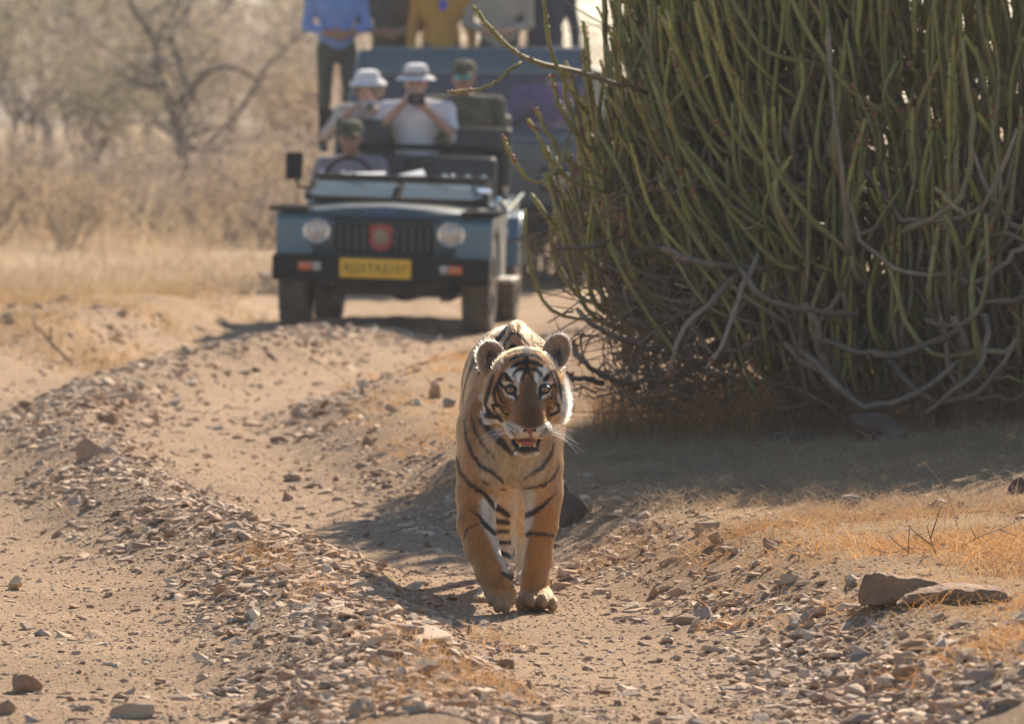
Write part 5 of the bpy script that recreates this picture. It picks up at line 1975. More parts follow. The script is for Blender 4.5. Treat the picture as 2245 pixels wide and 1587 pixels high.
# raked windscreen frame
Z0, Z1 = 1.30, 2.10
bl, tl_ = 1.10, .97
wsf = MB()
wsf.tube([(-bl, -.10, Z0), (-tl_, .28, Z1)], .045, 8).tube([(bl, -.10, Z0), (tl_, .28, Z1)], .045, 8)
wsf.box((0, .26, Z1 - .10), (2 * tl_ + .06, .10, .24), rot=(-.25, 0, 0), bevel=.03)
wsf.box((0, -.10, Z0 + .02), (2 * bl, .08, .08), bevel=.02)
wsf.tube([(0, -.10, Z0), (0, .28, Z1)], .02, 8)
wo = wsf.build("windscreen_frame", M_bus, b)
for s in (-1, 1):
    g = MB()
    q = [(0.025 * s, -.10, Z0 + .05), (bl * s * .975, -.10, Z0 + .05), (tl_ * s * .985, .215, Z1 - .18), (.025 * s, .215, Z1 - .18)]
    A_v = [g.bm.verts.new(v) for v in q]
    B_v = [g.bm.verts.new((v[0], v[1] + .008, v[2])) for v in q]
    g.bm.faces.new(A_v)
    g.bm.faces.new(B_v[::-1])
    for i in range(4):
        g.bm.faces.new((A_v[i], B_v[i], B_v[(i + 1) % 4], A_v[(i + 1) % 4]))
    g.build("pane", M_glass_bus, wo, smooth=False)
MB().box((0, .18, 1.34), (1.9, .34, .22), bevel=.05).build("dashboard", M_bus_dark, b)
MB().box((0, .86, 1.22), (2.0, .06, .5), bevel=.02).build("bulkhead", M_bus_dark, b)
for s in (-1, 1):
    for yy in (1.5, 2.5, 3.5, 4.5):
        st_ = MB().box((s * .52, yy + .2, 1.36), (.92, .42, .12), bevel=.04).build("bench_seat", M_seat, b)
        MB().box((s * .52, yy + .42, 1.66), (.92, .10, .55), bevel=.04).build("backrest", M_seat, st_)
    MB().box((s * .5, .60, 1.14), (.50, .42, .12), bevel=.04).build("cab_seat", M_seat, b)
for s in (-1, 1):
    MB().tube([(s * 1.08, -.15, 1.45), (s * 1.24, -.22, 1.50), (s * 1.25, -.22, 1.56)], .014).build("mirror_arm", M_blackp, b)
    MB().box((s * 1.255, -.22, 1.48), (.14, .06, .24), bevel=.02).build("wing_mirror", M_blackp, b)
MB().tube([(-.95, .95, 2.13), (.95, .95, 2.13)], .022).tube([(-.95, .95, 2.13), (-.95, .95, 1.3)], .022).tube([(.95, .95, 2.13), (.95, .95, 1.3)], .022).build("front_rail", M_steel, b)

# soften the pressed-steel edges
for o_ in [c for c in jeep.children if c.name.split('.')[0] in ("hood", "fender", "side_panel", "rear_fender")]:
    bv = o_.modifiers.new("edge", 'BEVEL')
    bv.width = .028 if o_.name.startswith(("hood", "fender")) else .012
    bv.segments = 3
    bv.limit_method = 'ANGLE'
    bv.angle_limit = math.radians(35)
for s in (-1, 1):
    MB().tube([(s * .25, -.125, Z0 + .06), (s * .62, -.02, Z0 + .30)], .010).build("wiper", M_blackp, wo)
# ================================================================== people
M_skin = pmat("brown_skin", (.27, .145, .095), (.33, .18, .12), scale=14, rough=.55)
M_skin2 = pmat("light_skin", (.46, .26, .19), (.52, .31, .235), scale=14, rough=.55)
M_hair = pmat("black_hair", (.012, .010, .009), (.025, .02, .017), scale=60, rough=.5)
M_khaki_t = pmat("dark_trousers", (.045, .055, .045), (.07, .08, .062), scale=12, rough=.9)
M_shoe = pmat("dark_shoes", (.03, .025, .02), (.05, .04, .03), rough=.6)
CLOTH = {
    "white": pmat("white_shirt", (.66, .66, .70), (.76, .76, .79), scale=9, rough=.85, bump=.2, bscale=40),
    "blue": pmat("blue_shirt", (.13, .24, .56), (.19, .31, .62), scale=9, rough=.85, bump=.2, bscale=40),
    "brown": pmat("dark_brown_jacket", (.055, .043, .036), (.09, .07, .055), scale=9, rough=.9, bump=.2, bscale=40),
    "mustard": pmat("mustard_shirt", (.42, .22, .035), (.48, .27, .05), scale=9, rough=.85, bump=.2, bscale=40),
    "grey": pmat("grey_beige_shirt", (.30, .285, .24), (.37, .35, .29), scale=9, rough=.9, bump=.2, bscale=40),
    "navy": pmat("navy_shirt", (.018, .026, .055), (.03, .04, .075), scale=9, rough=.9),
    "camo": pmat("camouflage_jacket", (.03, .034, .02), (.125, .12, .075), scale=11, rough=.9, detail=1.0),
    "stripe": pmat("grey_purple_shirt", (.20, .18, .21), (.27, .235, .25), scale=11, rough=.9),
    "purple": M_purple,
    "pale": pmat("pale_checked_shirt", (.42, .38, .33), (.55, .50, .45), scale=16, rough=.9),
}
M_hat_w = pmat("white_hat_cloth", (.68, .68, .70), (.76, .76, .76), scale=20, rough=.85)
M_hat_b = pmat("hat_underside", (.16, .12, .09), (.22, .17, .13), rough=.9)
M_lens_t = pmat("teal_mirror_lens", (.02, .48, .56), (.03, .40, .55), rough=.12, metallic=.3, coat=1.0)


def hand(F, wrist, dirv, palm_n, cls, curl=.8, size=1.0):
    """Palm, four fingers of unequal length bent at the knuckles, and a thumb from the side of the palm."""
    d = np.asarray(dirv, float)
    d /= np.linalg.norm(d)
    n = np.asarray(palm_n, float)
    n -= (n @ d) * d
    n /= np.linalg.norm(n)
    s = np.cross(d, n)
    c = wrist + d * .05 * size
    for t in np.linspace(-.027, .027, 4):
        F.cone(wrist + s * t * .7, wrist + d * .085 * size + s * t, .015, .0125, .012, cls)
    for t, L_ in zip(np.linspace(-.030, .030, 4), (.062, .078, .084, .074)):
        k0 = wrist + d * .088 * size + s * t
        k1 = k0 + (d * math.cos(curl * .6) + n * math.sin(curl * .6)) * L_ * .5 * size
        k2 = k1 + (d * math.cos(curl * 1.4) + n * math.sin(curl * 1.4)) * L_ * .5 * size
        F.cone(k0, k1, .0105, .0098, .004, cls)
        F.cone(k1, k2, .0098, .0085, .004, cls)
    t0 = wrist + d * .03 * size + s * .032
    t1 = t0 + (d * .6 + s * .6 + n * .4) * .04 * size
    t2 = t1 + (d * .8 + n * .5) * .032 * size
    F.cone(t0, t1, .0125, .0115, .006, cls)
    F.cone(t1, t2, .0115, .0095, .006, cls)


def person(label, pos, cloth, skin, pose, rotz=0.0, group=None, headdress=None, glasses=False, h=.0105, hair=True, tip=0.0, turn=0.0):
    """pose: dict of joints in the person's own frame (x right on screen, -y towards the viewer, z up from the feet or seat)."""
    pts_ = np.array([v for k_, v in pose.items() if k_ not in ("hands", "long")])
    lo, hi = pts_.min(0) - .26, pts_.max(0) + .30
    F = Field(lo, hi, h)
    g = {k_: np.asarray(v, float) for k_, v in pose.items() if k_ not in ("hands", "long")}
    SK, SH, TR, SO = 0, 1, 2, 3
    pel, ch, nk, hd_ = g["pelvis"], g["chest"], g["neck"], g["head"]
    wid = g["sr"][0] - g["sl"][0]
    # trunk
    F.ell(pel, (.165, .125, .12), .05, cls=TR)
    F.cone(pel + [0, 0, .04], ch, .135, .15, .06, SH)
    F.ell(pel + [0, -.01, .13], (.165, .125, .13), .05, cls=SH)
    F.ell(ch, (wid * .46, .125, .17), .05, cls=SH)
    for s in ("l", "r"):
        F.cone(ch + [0, .01, .10], g["s" + s], .085, .072, .05, SH)
        F.cone(g["s" + s], g["e" + s], .062, .048, .03, SH)
        sleeve = pose.get("sleeve", 1.0)
        mid = g["e" + s] + (g["w" + s] - g["e" + s]) * (.75 if pose.get("long", True) else .02)
        F.cone(g["e" + s], mid, .047, .040, .02, SH)
        F.cone(mid, g["w" + s], .037 if pose.get("long", True) else .042, .028, .02, SK)
        hp = pose["hands"][s]
        hand(F, g["w" + s], hp[0], hp[1], SK, hp[2] if len(hp) > 2 else .8)
        F.cone(g["h" + s], g["k" + s], .085, .060, .04, TR)
        F.cone(g["k" + s], g["a" + s], .060, .042, .03, TR)
        ft = g["a" + s] + np.array([0, -.13, -.045])
        F.cone(g["a" + s] + [0, .03, -.045], ft, .038, .036, .02, SO)
    # neck and head
    F.cone(ch + [0, .01, .14], nk, .075, .056, .03, SH)
    F.cone(nk + [0, .005, -.02], hd_ + [0, .015, -.05], .054, .052, .02, SK)
    Rh = Euler((tip, 0, turn)).to_matrix()

    def hp_(x, y, z):
        return hd_ + np.array(Rh @ Vector((x, y, z)))
    F.ell(hp_(0, .012, .03), (.076, .095, .098), .02, cls=SK)
    F.ell(hp_(0, -.035, -.045), (.056, .058, .068), .03, cls=SK)
    F.ell(hp_(0, -.05, -.088), (.026, .028, .022), .02, cls=SK)
    F.cone(hp_(0, -.085, .012), hp_(0, -.108, -.028), .011, .016, .01, SK)
    for s in (-1, 1):
        F.ell(hp_(s * .079, .015, -.005), (.010, .020, .031), .006, cls=SK)
        F.ell(hp_(s * .032, -.094, .018), (.017, .014, .011), .008, cls=SK, sub=True)
    F.ell(hp_(0, -.098, -.058), (.024, .010, .0035), .006, cls=SK, sub=True)
    V, Q, cl = F.mesh()
    V = relax(V, Q, 1)
    mi = cl[Q[:, 0]]
    root = empty("person", pos, label, "person", group, rot=(0, 0, rotz))
    me_ = mk_mesh("body", V, Q, smooth=True, mat_idx=mi)
    obj("body", me_, [skin, CLOTH[cloth], M_khaki_t, M_shoe], root)
    hl_ = hp_(0, 0, 0)
    eu = (tip, 0, turn)
    for s in (-1, 1):
        MB().sph((0, 0, 0), .0125, seg=12).build("eye", M_ink, root, loc=tuple(hp_(s * .032, -.080, .018)))
    if hair:
        hm = MB().sph((0, 0, 0), .1, s=(.83, 1.0, .98), seg=24)
        for v in list(hm.bm.verts):
            if v.co.z < -.02 and v.co.y < .05 or v.co.y < -.05 and v.co.z < .045 or v.co.z < -.06:
                hm.bm.verts.remove(v)
        hm.build("hair", M_hair, root, loc=tuple(hp_(0, .016, .038)), rot=eu)
    if headdress == "sunhat":
        ht = MB().lathe([(.001, .118), (.05, .115), (.080, .102), (.094, .065), (.098, .02)], (0, 0, 0), seg=32, sy=1.15).build("hat", M_hat_w, root, loc=tuple(hp_(0, .012, .045)), rot=eu)
        MB().lathe([(.097, .028), (.118, .018), (.150, -.002), (.152, -.008), (.118, .008), (.095, .018)], (0, 0, 0), seg=32, sy=1.1).build("brim", M_hat_w, ht)
        MB().lathe([(.0985, .052), (.0995, .022)], (0, 0, 0), seg=32, sy=1.15).build("hat_band", M_hat_b, ht)
    if headdress == "bucket":
        ht = MB().lathe([(.001, .095), (.05, .092), (.080, .080), (.094, .05), (.100, .02)], (0, 0, 0), seg=32, sy=1.12).build("hat", M_hat_w, root, loc=tuple(hp_(0, .012, .045)), rot=eu)
        MB().lathe([(.099, .025), (.125, .006), (.145, -.018), (.143, -.022), (.120, -.002), (.097, .018)], (0, 0, 0), seg=32, sy=1.08).build("brim", M_hat_w, ht)
        MB().lathe([(.128, -.02), (.120, -.075), (.10, -.12), (.098, -.12), (.116, -.07), (.120, -.02)], (0, .03, 0), seg=32).build("neck_flap", M_hat_b, ht)
    if headdress == "cap":
        ht = MB().lathe([(.001, .108), (.05, .104), (.082, .082), (.094, .04), (.094, .0)], (0, 0, 0), seg=32, sy=1.14).build("cap", CLOTH["camo"], root, loc=tuple(hp_(0, .012, .045)), rot=eu)
        pk = MB().sph((0, 0, 0), .075, s=(1.05, 1.0, .10), seg=20)
        pk.build("peak", CLOTH["camo"], ht, loc=(0, -.115, .002), rot=(.18, 0, 0))
    if glasses:
        gl = MB().box((0, 0, 0), (.145, .006, .008), bevel=.002)
        for s in (-1, 1):
            gl.box((s * .074, .05, 0), (.005, .10, .006))
        go = gl.build("sunglasses", M_ink, root, loc=tuple(hp_(0, -.108, .028)), rot=eu)
        for s in (-1, 1):
            MB().sph((s * .034, -.001, -.012), .028, s=(1, .22, .75), seg=16).build("lens", M_lens_t, go)
    return root


def stand_pose(H=1.70, sx=.40, arms="rail"):
    k = H / 1.70
    p = dict(pelvis=(0, 0, .93), chest=(0, 0, 1.28), neck=(0, 0, 1.46), head=(0, -.015, 1.575),
             sl=(-sx / 2, .01, 1.39), sr=(sx / 2, .01, 1.39), hl=(-.095, 0, .90), hr=(.095, 0, .90),
             kl=(-.11, -.02, .49), kr=(.11, -.02, .49), al=(-.12, .01, .085), ar=(.12, .01, .085))
    if arms == "rail":
        p.update(el=(-.26, .0, 1.12), er=(.26, .0, 1.12), wl=(-.20, -.22, 1.00), wr=(.20, -.22, 1.00))
        hn = {"l": ((0.15, -.8, -.4), (0, 0, -1), 1.0), "r": ((-.15, -.8, -.4), (0, 0, -1), 1.0)}
    elif arms == "down":
        p.update(el=(-.27, .03, 1.10), er=(.27, .03, 1.10), wl=(-.28, -.05, .86), wr=(.28, -.05, .86))
        hn = {"l": ((0.1, -.15, -1), (1, 0, 0), .5), "r": ((-.1, -.15, -1), (-1, 0, 0), .5)}
    else:      # arms meeting in front of the belly
        p.update(el=(-.27, -.02, 1.12), er=(.27, -.02, 1.12), wl=(-.09, -.23, 1.06), wr=(.09, -.23, 1.06))
        hn = {"l": ((1, -.3, -.1), (0, 1, 0), .9), "r": ((-1, -.3, -.1), (0, 1, 0), .9)}
    q = {a: tuple(np.array(v) * k) for a, v in p.items()}
    q["hands"] = hn
    return q


def sit_pose(arms, lean=0.0, sx=.40):
    """Origin at the seat under the pelvis."""
    p = dict(pelvis=(0, 0, .10), chest=(0, -.03 + lean, .44), neck=(0, -.04 + lean * 1.5, .61), head=(0, -.075 + lean * 1.7, .735),
             sl=(-sx / 2, -.02 + lean, .54), sr=(sx / 2, -.02 + lean, .54), hl=(-.095, -.03, .08), hr=(.095, -.03, .08),
             kl=(-.13, -.43, .12), kr=(.13, -.43, .12), al=(-.13, -.48, -.28), ar=(.13, -.48, -.28))
    p.update(arms[0])
    p["hands"] = arms[1]
    return p


jm = jeep.matrix_basis


def jp(x, y, z):
    return tuple(jm @ Vector((x, y, z)))


# driver
arms = (dict(el=(-.29, -.16, .33), er=(.29, -.16, .33), wl=(-.17, -.37, .40), wr=(.17, -.37, .40)),
        {"l": ((.25, -.7, .5), (.6, 0, -.6), 1.3), "r": ((-.25, -.7, .5), (-.6, 0, -.6), 1.3)})
person("driver in camouflage cap and grey shirt sitting low behind the jeep's dashboard", jp(-.46, 1.93, .61), "stripe", M_skin, sit_pose(arms), math.radians(-4), headdress="cap")
# middle guest in white with the large camera at the face
arms = (dict(el=(-.30, -.16, .36), er=(.30, -.15, .34), wl=(-.075, -.26, .60), wr=(.085, -.26, .56)),
        {"l": ((.35, -.5, .7), (.7, .2, -.2), 1.0), "r": ((-.35, -.5, .6), (-.7, .2, .3), 1.2)})
pw = sit_pose(arms, sx=.46)
pw["long"] = False
person("person in white shirt and white sun hat raising a camera in the jeep's back seat", jp(-.06, 2.80, 1.035), "white", M_skin2, pw, math.radians(-3), headdress="sunhat", tip=.06)
# left guest with a small camera
arms = (dict(el=(-.31, -.10, .38), er=(.30, -.10, .38), wl=(-.11, -.26, .56), wr=(.11, -.26, .56)),
        {"l": ((.6, -.4, .45), (.5, .2, -.5), .9), "r": ((-.6, -.4, .45), (-.5, .2, -.5), .9)})
person("person in pale shirt and white bucket hat holding a small camera in the jeep", jp(-.44, 3.00, 1.0), "pale", M_skin2, sit_pose(arms), math.radians(-8), headdress="bucket", tip=.08, turn=-.1)
# right guest in camouflage with teal sunglasses
arms = (dict(el=(.0 - .28, -.16, .30), er=(.31, -.10, .28), wl=(-.12, -.34, .26), wr=(.10, -.33, .24)),
        {"l": ((.8, -.4, .0), (0, .3, -.6), .9), "r": ((-.8, -.4, .0), (0, .3, -.6), .9)})
person("person in camouflage jacket, cap and teal mirrored sunglasses at the jeep's right", jp(.27, 3.02, 1.085), "camo", M_skin, sit_pose(arms, sx=.52), math.radians(8), headdress="cap", glasses=True, turn=-.18)


def photo_camera(name, loc, label, lens_r, lens_l, w=.13, rz=0.0, tilt=0.0):
    c = empty(name, loc, label, "camera", rot=(tilt, 0, rz))
    MB().box((0, 0, 0), (w, .06, .085), bevel=.012).build("camera_body", M_clear if name.startswith("compact") else M_blackp, c)
    ln_ = MB().cyl((0, -.03 - lens_l / 2, -.004), lens_r, lens_l, rot=(math.pi / 2, 0, 0), seg=24).build("lens_barrel", M_blackp, c)
    MB().sph((0, -.03 - lens_l, -.004), lens_r * .85, s=(1, .2, 1), seg=16).build("front_glass", M_glass_bus, ln_)
    return c


photo_camera("photo_camera", jp(-.045, 2.435, 1.66), "black camera with a long lens held to the white-shirted guest's face", .038, .10, tilt=.05)
photo_camera("compact_camera", jp(-.42, 2.62, 1.60), "small pale compact camera held by the guest in the bucket hat", .020, .02, w=.10)

# standing passengers of the bus
bmx = bus.matrix_basis


def bpz(px, dyb, z):
    Yw = VY + dyb
    return (float(at(px, 50, Yw)[0]), Yw, z)


gname = "passengers standing in the bus"
person("passenger in bright blue shirt and dark trousers standing at the bus's left side", bpz(738, .98, 1.20), "blue", M_skin, stand_pose(1.72, .42, "front"), .12, gname)
person("passenger in dark brown jacket standing between the blue and mustard shirts", bpz(856, 1.45, 1.20), "brown", M_skin, stand_pose(1.74, .44, "front"), -.05, gname)
person("passenger in mustard yellow shirt with a blue lanyard standing in the bus", bpz(968, 1.20, 1.20), "mustard", M_skin, stand_pose(1.70, .42, "down"), 0, gname)
person("passenger in grey beige shirt standing between the mustard and navy shirts", bpz(1092, 1.20, 1.20), "grey", M_skin2, stand_pose(1.76, .50, "front"), -.05, gname)
person("passenger in navy shirt standing behind the bush's outer stems", bpz(1195, 1.6, 1.20), "navy", M_skin, stand_pose(1.72, .42, "down"), 0, gname)
ly = MB().tube([(-.05, .0, .20), (-.015, -.02, .02), (.015, -.02, .02), (.05, .0, .20)], .006).box((0, -.025, -.03), (.055, .006, .075), bevel=.002).build("lanyard", pmat("blue_lanyard", (.01, .02, .60), (.015, .03, .7), rough=.5), None)
ly.location = Vector(bpz(972, 1.20, 1.20)) + Vector((0, -.165, 1.355))
tag(ly, "bright blue lanyard hanging on the mustard yellow shirt", "lanyard")
# seated driver of the bus seen dimly through the glass
arms = (dict(el=(-.29, -.16, .33), er=(.29, -.16, .33), wl=(-.17, -.37, .40), wr=(.17, -.37, .40)),
        {"l": ((.25, -.7, .5), (.6, 0, -.6), 1.3), "r": ((-.25, -.7, .5), (-.6, 0, -.6), 1.3)})
person("passenger in purple clothes seated behind the bus windscreen", (float(at(1190, 250, VY + .6)[0]), VY + .60, 1.20), "purple", M_skin, sit_pose(arms), 0)
# ================================================================== woodland, shrubs
M_bark = pmat("grey_bark", (.12, .095, .075), (.19, .155, .125), scale=6, rough=.95, bump=.4, bscale=30)
M_leaf = [pmat("dry_olive_leaves", (.30, .265, .165), (.40, .345, .23), scale=1.2, rough=.8, translucent=.35),
          pmat("dry_brown_leaves", (.46, .335, .21), (.54, .40, .265), scale=1.2, rough=.8, translucent=.35),
          pmat("grey_twig_leaves", (.42, .335, .25), (.50, .405, .31), scale=1.2, rough=.8, translucent=.3)]


def limb(rs, p, d, L_, r, depth, tubes, tips, up=.12, n=5, wob=.22):
    pts_ = [p]
    q = p.copy()
    d = d.copy()
    for i in range(n):
        d = d + rs.normal(0, wob, 3) * .5 + np.array([0, 0, up])
        d /= np.linalg.norm(d)
        q = q + d * L_ / n
        pts_.append(q.copy())
    tubes.append((np.array(pts_), r, r * .55))
    if depth == 0:
        tips.append(q)
        tips.append(pts_[n // 2])
        return
    for k in range(rs.integers(2, 4)):
        i = rs.integers(max(1, n // 2), n + 1)
        dd = d + rs.normal(0, .75, 3) * np.array([1, 1, .6])
        dd /= np.linalg.norm(dd)
        limb(rs, pts_[i], dd, L_ * rs.uniform(.55, .82), r * rs.uniform(.45, .62), depth - 1, tubes, tips, up * .7, max(3, n - 1), wob)


def join_tubes(tubes, k=6):
    V_, Q_, T_ = [], [], []
    off_ = 0
    for path, r0, r1 in tubes:
        V, Q, Tt = tube_arrays(path, np.linspace(r0, r1, len(path)), k if r0 > .03 else 4 if r0 > .012 else 3)
        V_.append(V)
        Q_.append(Q + off_)
        T_.append(Tt + off_)
        off_ += len(V)
    return np.concatenate(V_), [np.concatenate(Q_), np.concatenate(T_)]


def leaf_cloud(rs, tips, n, spread, size):
    tips = np.asarray(tips)
    c = tips[rs.integers(0, len(tips), n)] + rs.normal(0, spread, (n, 3))
    a = rs.normal(size=(n, 3))
    a /= np.linalg.norm(a, axis=1)[:, None]
    b = np.cross(a, rs.normal(size=(n, 3)))
    b /= np.linalg.norm(b, axis=1)[:, None]
    s = size * rs.uniform(.5, 1.3, (n, 1))
    V = np.stack([c - a * s, c + b * s * .45, c + a * s, c - b * s * .45], 1).reshape(-1, 3)
    F = np.arange(4 * n).reshape(n, 4)
    return V, F


def tree_proto(seed, h_, nleaf, spread, trunk_r, lean=.1, forks=3, depth=3):
    rs = np.random.default_rng(seed)
    tubes, tips = [], []
    base = np.array([0, 0, -.15])
    d = np.array([rs.normal(0, lean), rs.normal(0, lean), 1.0])
    d /= np.linalg.norm(d)
    tp_ = [base, base + d * h_ * .12, base + d * h_ * .22 + rs.normal(0, .05, 3), base + d * h_ * .32 + rs.normal(0, .08, 3)]
    tubes.append((np.array(tp_), trunk_r * 1.25, trunk_r * .8))
    for k in range(forks):
        a = rs.uniform(0, 6.28)
        dd = np.array([math.cos(a) * .8, math.sin(a) * .8, rs.uniform(.5, 1.0)])
        dd /= np.linalg.norm(dd)
        limb(rs, tp_[3] - d * rs.uniform(0, .1) * h_, dd, h_ * rs.uniform(.30, .42), trunk_r * .62, depth, tubes, tips)
    V, F = join_tubes(tubes)
    m1 = mk_mesh("trunk", V, F, smooth=True)
    V, F = leaf_cloud(rs, tips, nleaf, spread, .06)
    m2 = mk_mesh("crown", V, F)
    return m1, m2


def place_tree(name, protos, px, Y, scale, rz, label, group, leaf, cat="tree"):
    X = float(at(px, 400, Y)[0])
    z = float(ground(X, Y))
    r_ = empty(name, (X, Y, z), label, cat, group, rot=(0, 0, rz))
    r_.scale = (scale, scale, scale)
    for nm, me_, mat in (("trunk" if cat == "tree" else "stems", protos[0], M_bark), ("crown", protos[1], M_leaf[leaf])):
        m_ = me_
        if not m_.materials:
            m_.materials.append(mat)
        elif m_.materials[0] != mat:
            o_ = bpy.data.objects.new(nm, m_)
            COL.objects.link(o_)
            o_.parent = r_
            o_.material_slots[0].link = 'OBJECT'
            o_.material_slots[0].material = mat
            continue
        o_ = bpy.data.objects.new(nm, m_)
        COL.objects.link(o_)
        o_.parent = r_
    return r_


# the bare forked tree left of the jeep: limbs follow the photograph
rs = np.random.default_rng(77)
TYm = 78.0
tb = float(ground(float(at(420, 460, TYm)[0]), TYm))
t0 = np.array([float(at(420, 460, TYm)[0]), TYm, tb])
main = empty("forked_tree", tuple(t0), "bare forked tree with dark trunk and wide crooked limbs left of the jeep", "tree")


def tl(*pp):
    return np.array([at(x_, y_, TYm + d_) - t0 for x_, y_, d_ in pp])


tubes = [(np.concatenate([[[.02, 0, -.2]], smooth_path(tl((415, 440, 0), (408, 390, 0), (398, 330, 0), (390, 275, 0), (385, 240, 0)), 9)]), .105, .085),
         (smooth_path(tl((386, 245, 0), (360, 205, .1), (345, 150, .2), (343, 95, .3), (318, 55, .3), (285, 5, .2), (270, -60, .2)), 12), .085, .045),
         (smooth_path(tl((352, 190, .1), (320, 190, -.1), (285, 172, -.3), (240, 152, -.5)), 8), .06, .02),
         (smooth_path(tl((392, 250, 0), (415, 215, -.2), (432, 180, -.3), (470, 150, -.5), (520, 150, -.7), (560, 175, -.8)), 10), .075, .025),
         (smooth_path(tl((400, 230, .1), (405, 180, .4), (385, 110, .6), (370, 60, .8), (395, 0, 1), (410, -80, 1.1)), 10), .07, .03),
         (smooth_path(tl((400, 300, 0), (440, 330, -.3), (480, 290, -.5), (530, 240, -.7), (590, 140, -.9), (690, 55, -1.1)), 10), .045, .02),
         (smooth_path(tl((395, 300, 0), (365, 290, .3), (335, 265, .6), (330, 240, .8)), 6), .04, .02),
         (smooth_path(tl((343, 95, .3), (370, 70, .5), (400, 40, .6), (440, -30, .8)), 6), .04, .015)]
tips = []
extra = []
for path, r0, r1 in list(tubes):
    for k in range(7):
        i = rs.integers(len(path) // 3, len(path))
        dd = rs.normal(0, 1, 3) * np.array([1, .8, .8])
        dd /= np.linalg.norm(dd)
        limb(rs, path[i], dd, rs.uniform(.4, .9), r1 * .5, 2, extra, tips, up=.02, n=4)
V, F = join_tubes(tubes + extra)
obj("trunk", mk_mesh("trunk", V, F, smooth=True), M_bark, main)
V, F = leaf_cloud(rs, tips, 2600, .22, .05)
obj("crown", mk_mesh("crown", V, F), M_leaf[0], main)

PROTO = [tree_proto(101, 4.6, 2600, .30, .10, forks=4), tree_proto(102, 5.2, 2400, .34, .11, forks=3), tree_proto(103, 4.0, 3000, .32, .09, forks=4),
         tree_proto(104, 5.6, 3000, .36, .12, forks=3), tree_proto(105, 4.4, 3200, .28, .08, forks=5)]
gT = "hazy trees of the woodland"
spots = [
    (-60, 84, 1.05, 0, 0), (40, 96, 1.2, 1, 0), (175, 88, .85, 2, 0), (205, 90, .9, 0, 2), (245, 92, .95, 4, 0), (110, 110, 1.35, 3, 2), (300, 118, 1.4, 1, 2),
    (480, 100, 1.1, 2, 2), (560, 94, 1.0, 4, 2), (640, 108, 1.0, 0, 2), (690, 88, .85, 2, 1), (400, 128, 1.5, 3, 0), (20, 130, 1.6, 4, 2), (210, 140, 1.7, 0, 0),
    (520, 136, 1.5, 1, 0), (620, 132, 1.15, 2, 2), (760, 105, 1.05, 1, 2), (850, 112, 1.2, 3, 2), (940, 100, 1.05, 0, 1), (1040, 108, 1.15, 4, 2), (1140, 98, 1.0, 2, 2),
    (1240, 116, 1.1, 1, 2), (330, 150, 1.7, 2, 0), (-20, 150, 1.8, 0, 2), (1380, 120, .8, 3, 2), (1640, 125, .75, 0, 2), (1900, 118, .7, 2, 2), (2150, 122, .8, 4, 2),
    (-180, 100, 1.2, 2, 2), (-330, 92, 1.1, 4, 0), (-480, 110, 1.3, 0, 2), (-640, 98, 1.1, 1, 0), (-820, 112, 1.3, 3, 2), (-1000, 100, 1.2, 4, 2),
]
ORD = ["first", "second", "third", "fourth", "fifth", "sixth", "seventh", "eighth", "ninth", "tenth", "eleventh", "twelfth", "thirteenth", "fourteenth", "fifteenth", "sixteenth", "seventeenth", "eighteenth"]
_n = {}
for i, (px, Y, sc, pr, lf) in enumerate(sorted(spots)):
    if px < 700:
        lab = ["dry olive", "dry brown", "grey twiggy"][lf] + " tree in the hazy woodland left of the jeep"
    elif px < 1300:
        lab = ["dry olive", "dry brown", "grey twiggy"][lf] + " tree behind the bus"
    else:
        lab = ["dry olive", "dry brown", "grey twiggy"][lf] + " tree far behind the green bush"
    _n[lab] = _n.get(lab, -1) + 1
    place_tree("woodland_tree", PROTO[pr], px, Y, sc * .82, i * 1.37, ORD[_n[lab]] + " " + lab + ", counted from the left", gT, lf)


def shrub_proto(seed, h_, nleaf):
    rs = np.random.default_rng(seed)
    tubes, tips = [], []
    for k in range(16):
        a = rs.uniform(0, 6.28)
        dd = np.array([math.cos(a) * rs.uniform(.3, 1.1), math.sin(a) * rs.uniform(.3, 1.1), 1.0])
        dd /= np.linalg.norm(dd)
        limb(rs, np.array([rs.normal(0, .12), rs.normal(0, .12), -.05]), dd, h_ * rs.uniform(.45, .7), .016, 2, tubes, tips, up=.02, n=4)
    V, F = join_tubes(tubes)
    m1 = mk_mesh("stems", V, F, smooth=True)
    V, F = leaf_cloud(rs, tips, nleaf, .16, .035)
    return m1, mk_mesh("crown", V, F)


SH = [shrub_proto(201, 1.3, 1500), shrub_proto(202, 1.1, 1300), shrub_proto(203, 1.5, 1700)]
gS = "dry shrubs"
sspots = [(-20, 66, 1.0, 0, 1), (70, 70, .8, 1, 1), (150, 64, .65, 2, 1), (250, 72, .8, 0, 1), (330, 69, .7, 1, 2), (450, 71, .9, 2, 2), (520, 67, .8, 0, 1), (590, 64, .75, 1, 2), (655, 66, .9, 2, 1),
          (120, 80, 1.1, 2, 2), (20, 78, 1.2, 0, 2), (300, 84, 1.1, 1, 2), (380, 86, 1.1, 2, 1), (500, 82, 1.2, 0, 2), (580, 80, 1.15, 1, 2), (680, 78, 1.2, 2, 2), (200, 76, 1.0, 1, 2),
          (740, 72, 1.1, 0, 2), (1150, 55, .85, 1, 1), (1210, 52, .8, 2, 1), (1290, 54, .9, 0, 1), (1120, 62, 1.1, 2, 2), (1360, 58, 1.0, 1, 1), (1480, 60, .9, 2, 2), (1600, 62, .9, 0, 2), (1750, 64, .9, 1, 1), (1950, 62, .9, 2, 2), (2150, 63, .9, 0, 1)]
